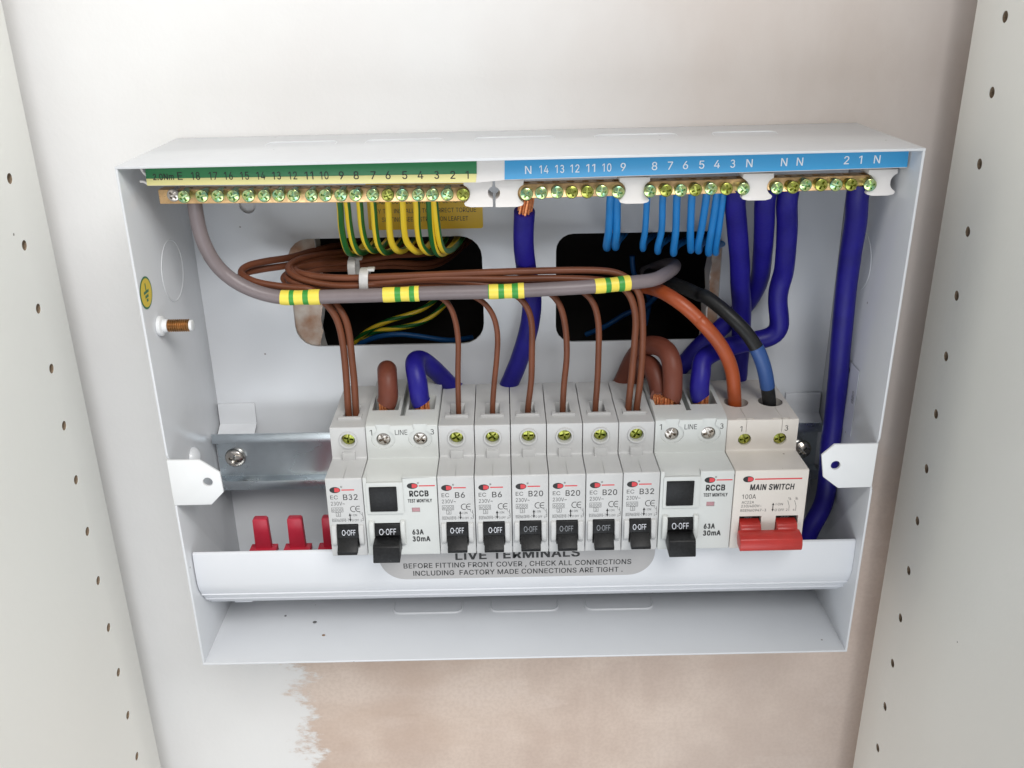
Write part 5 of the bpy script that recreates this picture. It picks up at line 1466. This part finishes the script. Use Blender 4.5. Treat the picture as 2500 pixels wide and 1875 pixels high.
BR = [("b32a", "front brown wire of the left pair rising from the B32 breaker at the left end", 1.75),
      ("b32b", "rear brown wire of the left pair rising from the B32 breaker at the left end", 1.75),
      ("b6a", "thin brown wire entering the B6 breaker next to the left RCCB", 1.38),
      ("b6b", "thin brown wire entering the second B6 breaker beside the first B20", 1.38),
      ("b20a", "brown wire entering the B20 breaker beside the B6 breakers", 1.55),
      ("b20b", "brown wire entering the middle one of the three B20 breakers", 1.55),
      ("b20c", "brown wire entering the B20 breaker beside the right B32", 1.55),
      ("b32c", "left brown wire of the pair entering the right hand B32 breaker", 1.72),
      ("b32d", "right brown wire of the pair entering the right hand B32 breaker", 1.72)]
# the loop lane shared by b6a is nudged clear of its neighbour
W["b6a"] = [p if i < 7 else (p[0] - 2.4, p[1] + 2.6, p[2] - 1.6) for i, p in enumerate(W["b6a"])]
for key, lab, r in BR:
    cable(key, "brown_wire", lab, "wire", r, "brown_pvc", "brown circuit wires above the breakers")

for key, lab in (("brown1", "thick brown cable bent over into the first pole of the left RCCB"),
                 ("brown2", "thick brown cable arching high into the right RCCB, in front"),
                 ("brown3", "thick brown cable arching low into the right RCCB, behind the taller arch")):
    o = cable(key, "thick_brown_cable", lab, "cable", 5.0, "brown_thick", "thick brown link cables", seg=22)
    strands(o, W[key][0], (0, 0.05, -1), 3.7, ln=8)
for key, lab, r in (("blue1", "thick navy cable folded over into the second pole of the left RCCB", 4.9),
                    ("bluec", "thick navy cable with bare copper end hanging behind the middle of the box", 4.9),
                    ("bluer", "thick navy cable bending sharply left into the right RCCB", 4.9),
                    ("blue_n3", "thick navy cable hanging straight down beside the light blue wires", 4.9),
                    ("blue_n1", "thick navy cable crossing diagonally behind the other navy cables", 4.8),
                    ("blue_far", "thick navy cable running down beside the right wall of the box", 5.1)):
    o = cable(key, "thick_blue_cable", lab, "cable", r, "navy_pvc", "thick navy neutral cables", seg=22)
    if key in ("blue1", "bluer"):
        strands(o, W[key][0], (0, 0.05, -1), 3.5, ln=8)
    if key == "bluec":
        strands(o, W[key][0], (0.16, -0.25, 1), 3.4, ln=7)
cable("orange", "supply_wire", "orange-brown supply wire curving into the left pole of the main switch", "wire", 3.5, "rust_pvc", seg=20)
blk = cable("black", "supply_wire", "black supply wire with a blue sleeve entering the right pole of the main switch", "wire", 3.5, "black_pvc", seg=20)
bp_ = [p for p in spline(W["black"], 1.6) if p.y < -40 and 136.0 < p.z < 159.5]
MB().tube([tuple(p) for p in bp_], 3.75, seg=20, smooth=False).obj("blue_sleeve", ["sleeve_blue"], blk, smooth=60)

NL = ["light blue wire at the far left of the light blue row", "light blue wire second from the left, touching the far left one", "light blue wire hanging beside the holder, below the figure eight", "light blue wire between the figures seven and six, slightly curved",
      "light blue wire reaching lowest into the dark right hole", "straight light blue wire in the middle of the group of five", "light blue wire leaning left below the figure four", "thicker light blue wire, second in from the straight navy cable", "light blue wire touching the straight navy cable"]
for i, lab in enumerate(NL):
    cable("n%d" % i, "light_blue_wire", lab, "wire", (1.85, 1.85, 1.5, 1.6, 1.75, 1.75, 1.75, 1.75, 1.6)[i], "sky_pvc", "light blue neutral wires")
EL = ["leftmost of the green and yellow wires, touching its neighbour", "green and yellow wire second from the left, yellow on its right side", "green and yellow wire standing alone below the figure eight", "green and yellow wire just left of the two all-yellow looking ones",
      "yellow looking earth wire hanging straight in front of the yellow sticker, left one of two", "yellow looking earth wire swinging furthest right at its foot, right one of two", "green and yellow wire below the figure four with green on its left", "striped wire with a wide green stripe, left one of the pair at the right end", "rightmost of the green and yellow wires"]
# where the green stripe faces on each wire: angle of its centre from the viewer, towards the left
EA = [-0.6, -1.5, -1.35, -1.45, -3.4, 1.9, -1.75, 0.35, -1.7]
for i, lab in enumerate(EL):
    a = EA[i]
    o = MB().tube(W["e%d" % i], 1.58, seg=20, stripe=lambda k, n: 1 if (k % n) < n * 0.31 else 0, a0=a - 0.31 * math.pi, twist=0.5 * math.sin(i * 2.1)).obj("earth_wire", ["earth_yellow", "earth_green"], smooth=60)
    tag(o, lab, "wire", "green and yellow earth wires")
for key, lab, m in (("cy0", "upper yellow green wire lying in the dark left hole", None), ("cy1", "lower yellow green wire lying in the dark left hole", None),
                    ("cb0", "blue wire along the bottom of the dark left hole", "cavity_blue_shaded"), ("cb1", "dim blue wire slanting across the dark right hole", "cavity_blue_shaded"), ("cb2", "dim blue wire upright in the dark right hole", "cavity_blue_shaded")):
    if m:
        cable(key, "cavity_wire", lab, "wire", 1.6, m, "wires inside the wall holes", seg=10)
    else:
        o = MB().tube(W[key], 1.6, seg=16, stripe=lambda k, n: 1 if k % 8 < 4 else 0, twist=9.0).obj("cavity_wire", ["earth_yellow", "earth_green"], smooth=60)  # green widened to darken these wires for the shade in the hole
        tag(o, lab, "wire", "wires inside the wall holes")

# cable ties


def tie(cx, cy, cz, ry, rz, w, label, tilt=0.0):
    t = thing("cable_tie", (cx, cy, cz), label, "cable tie", "white cable ties")
    mb = MB()
    n = 36
    v = []
    for k in range(n):
        a = 2 * math.pi * k / n
        ca, sa = math.cos(a), math.sin(a)
        e = 0.75
        yy = math.copysign(abs(ca) ** e, ca)
        zz = math.copysign(abs(sa) ** e, sa)
        for rr, xo in ((0, -w / 2), (0, w / 2), (1.1, w / 2), (1.1, -w / 2)):
            v.append((cx + xo + tilt * zz * rz, cy + yy * (ry + rr), cz + zz * (rz + rr)))
    f = []
    for k in range(n):
        k2 = (k + 1) % n
        for q in range(4):
            q2 = (q + 1) % 4
            f.append((k * 4 + q, k * 4 + q2, k2 * 4 + q2, k2 * 4 + q))
    mb.add(v, f)
    mb.obj("strap", ["tie_nylon"], t, bevel=0.2, smooth=50)
    MB().box(cx + w * 0.4, cx + w * 0.4 + 3.5, cy - ry * 0.55, cy - ry * 0.55 + 4.0, cz + rz + 0.1, cz + rz + 1.6).obj("tie_head", ["tie_nylon"], t, bevel=0.4)


tie(-75.2, -43.0, 195.9, 5.0, 4.6, 4.3, "white cable tie round the brown bundle, lower and nearer one", 0.06)
tie(-83.6, -22.0, 196.4, 7.0, 4.4, 3.8, "grey-white cable tie further back on the brown loops below the earth wires", -0.02)

bpy.context.view_layer.update()
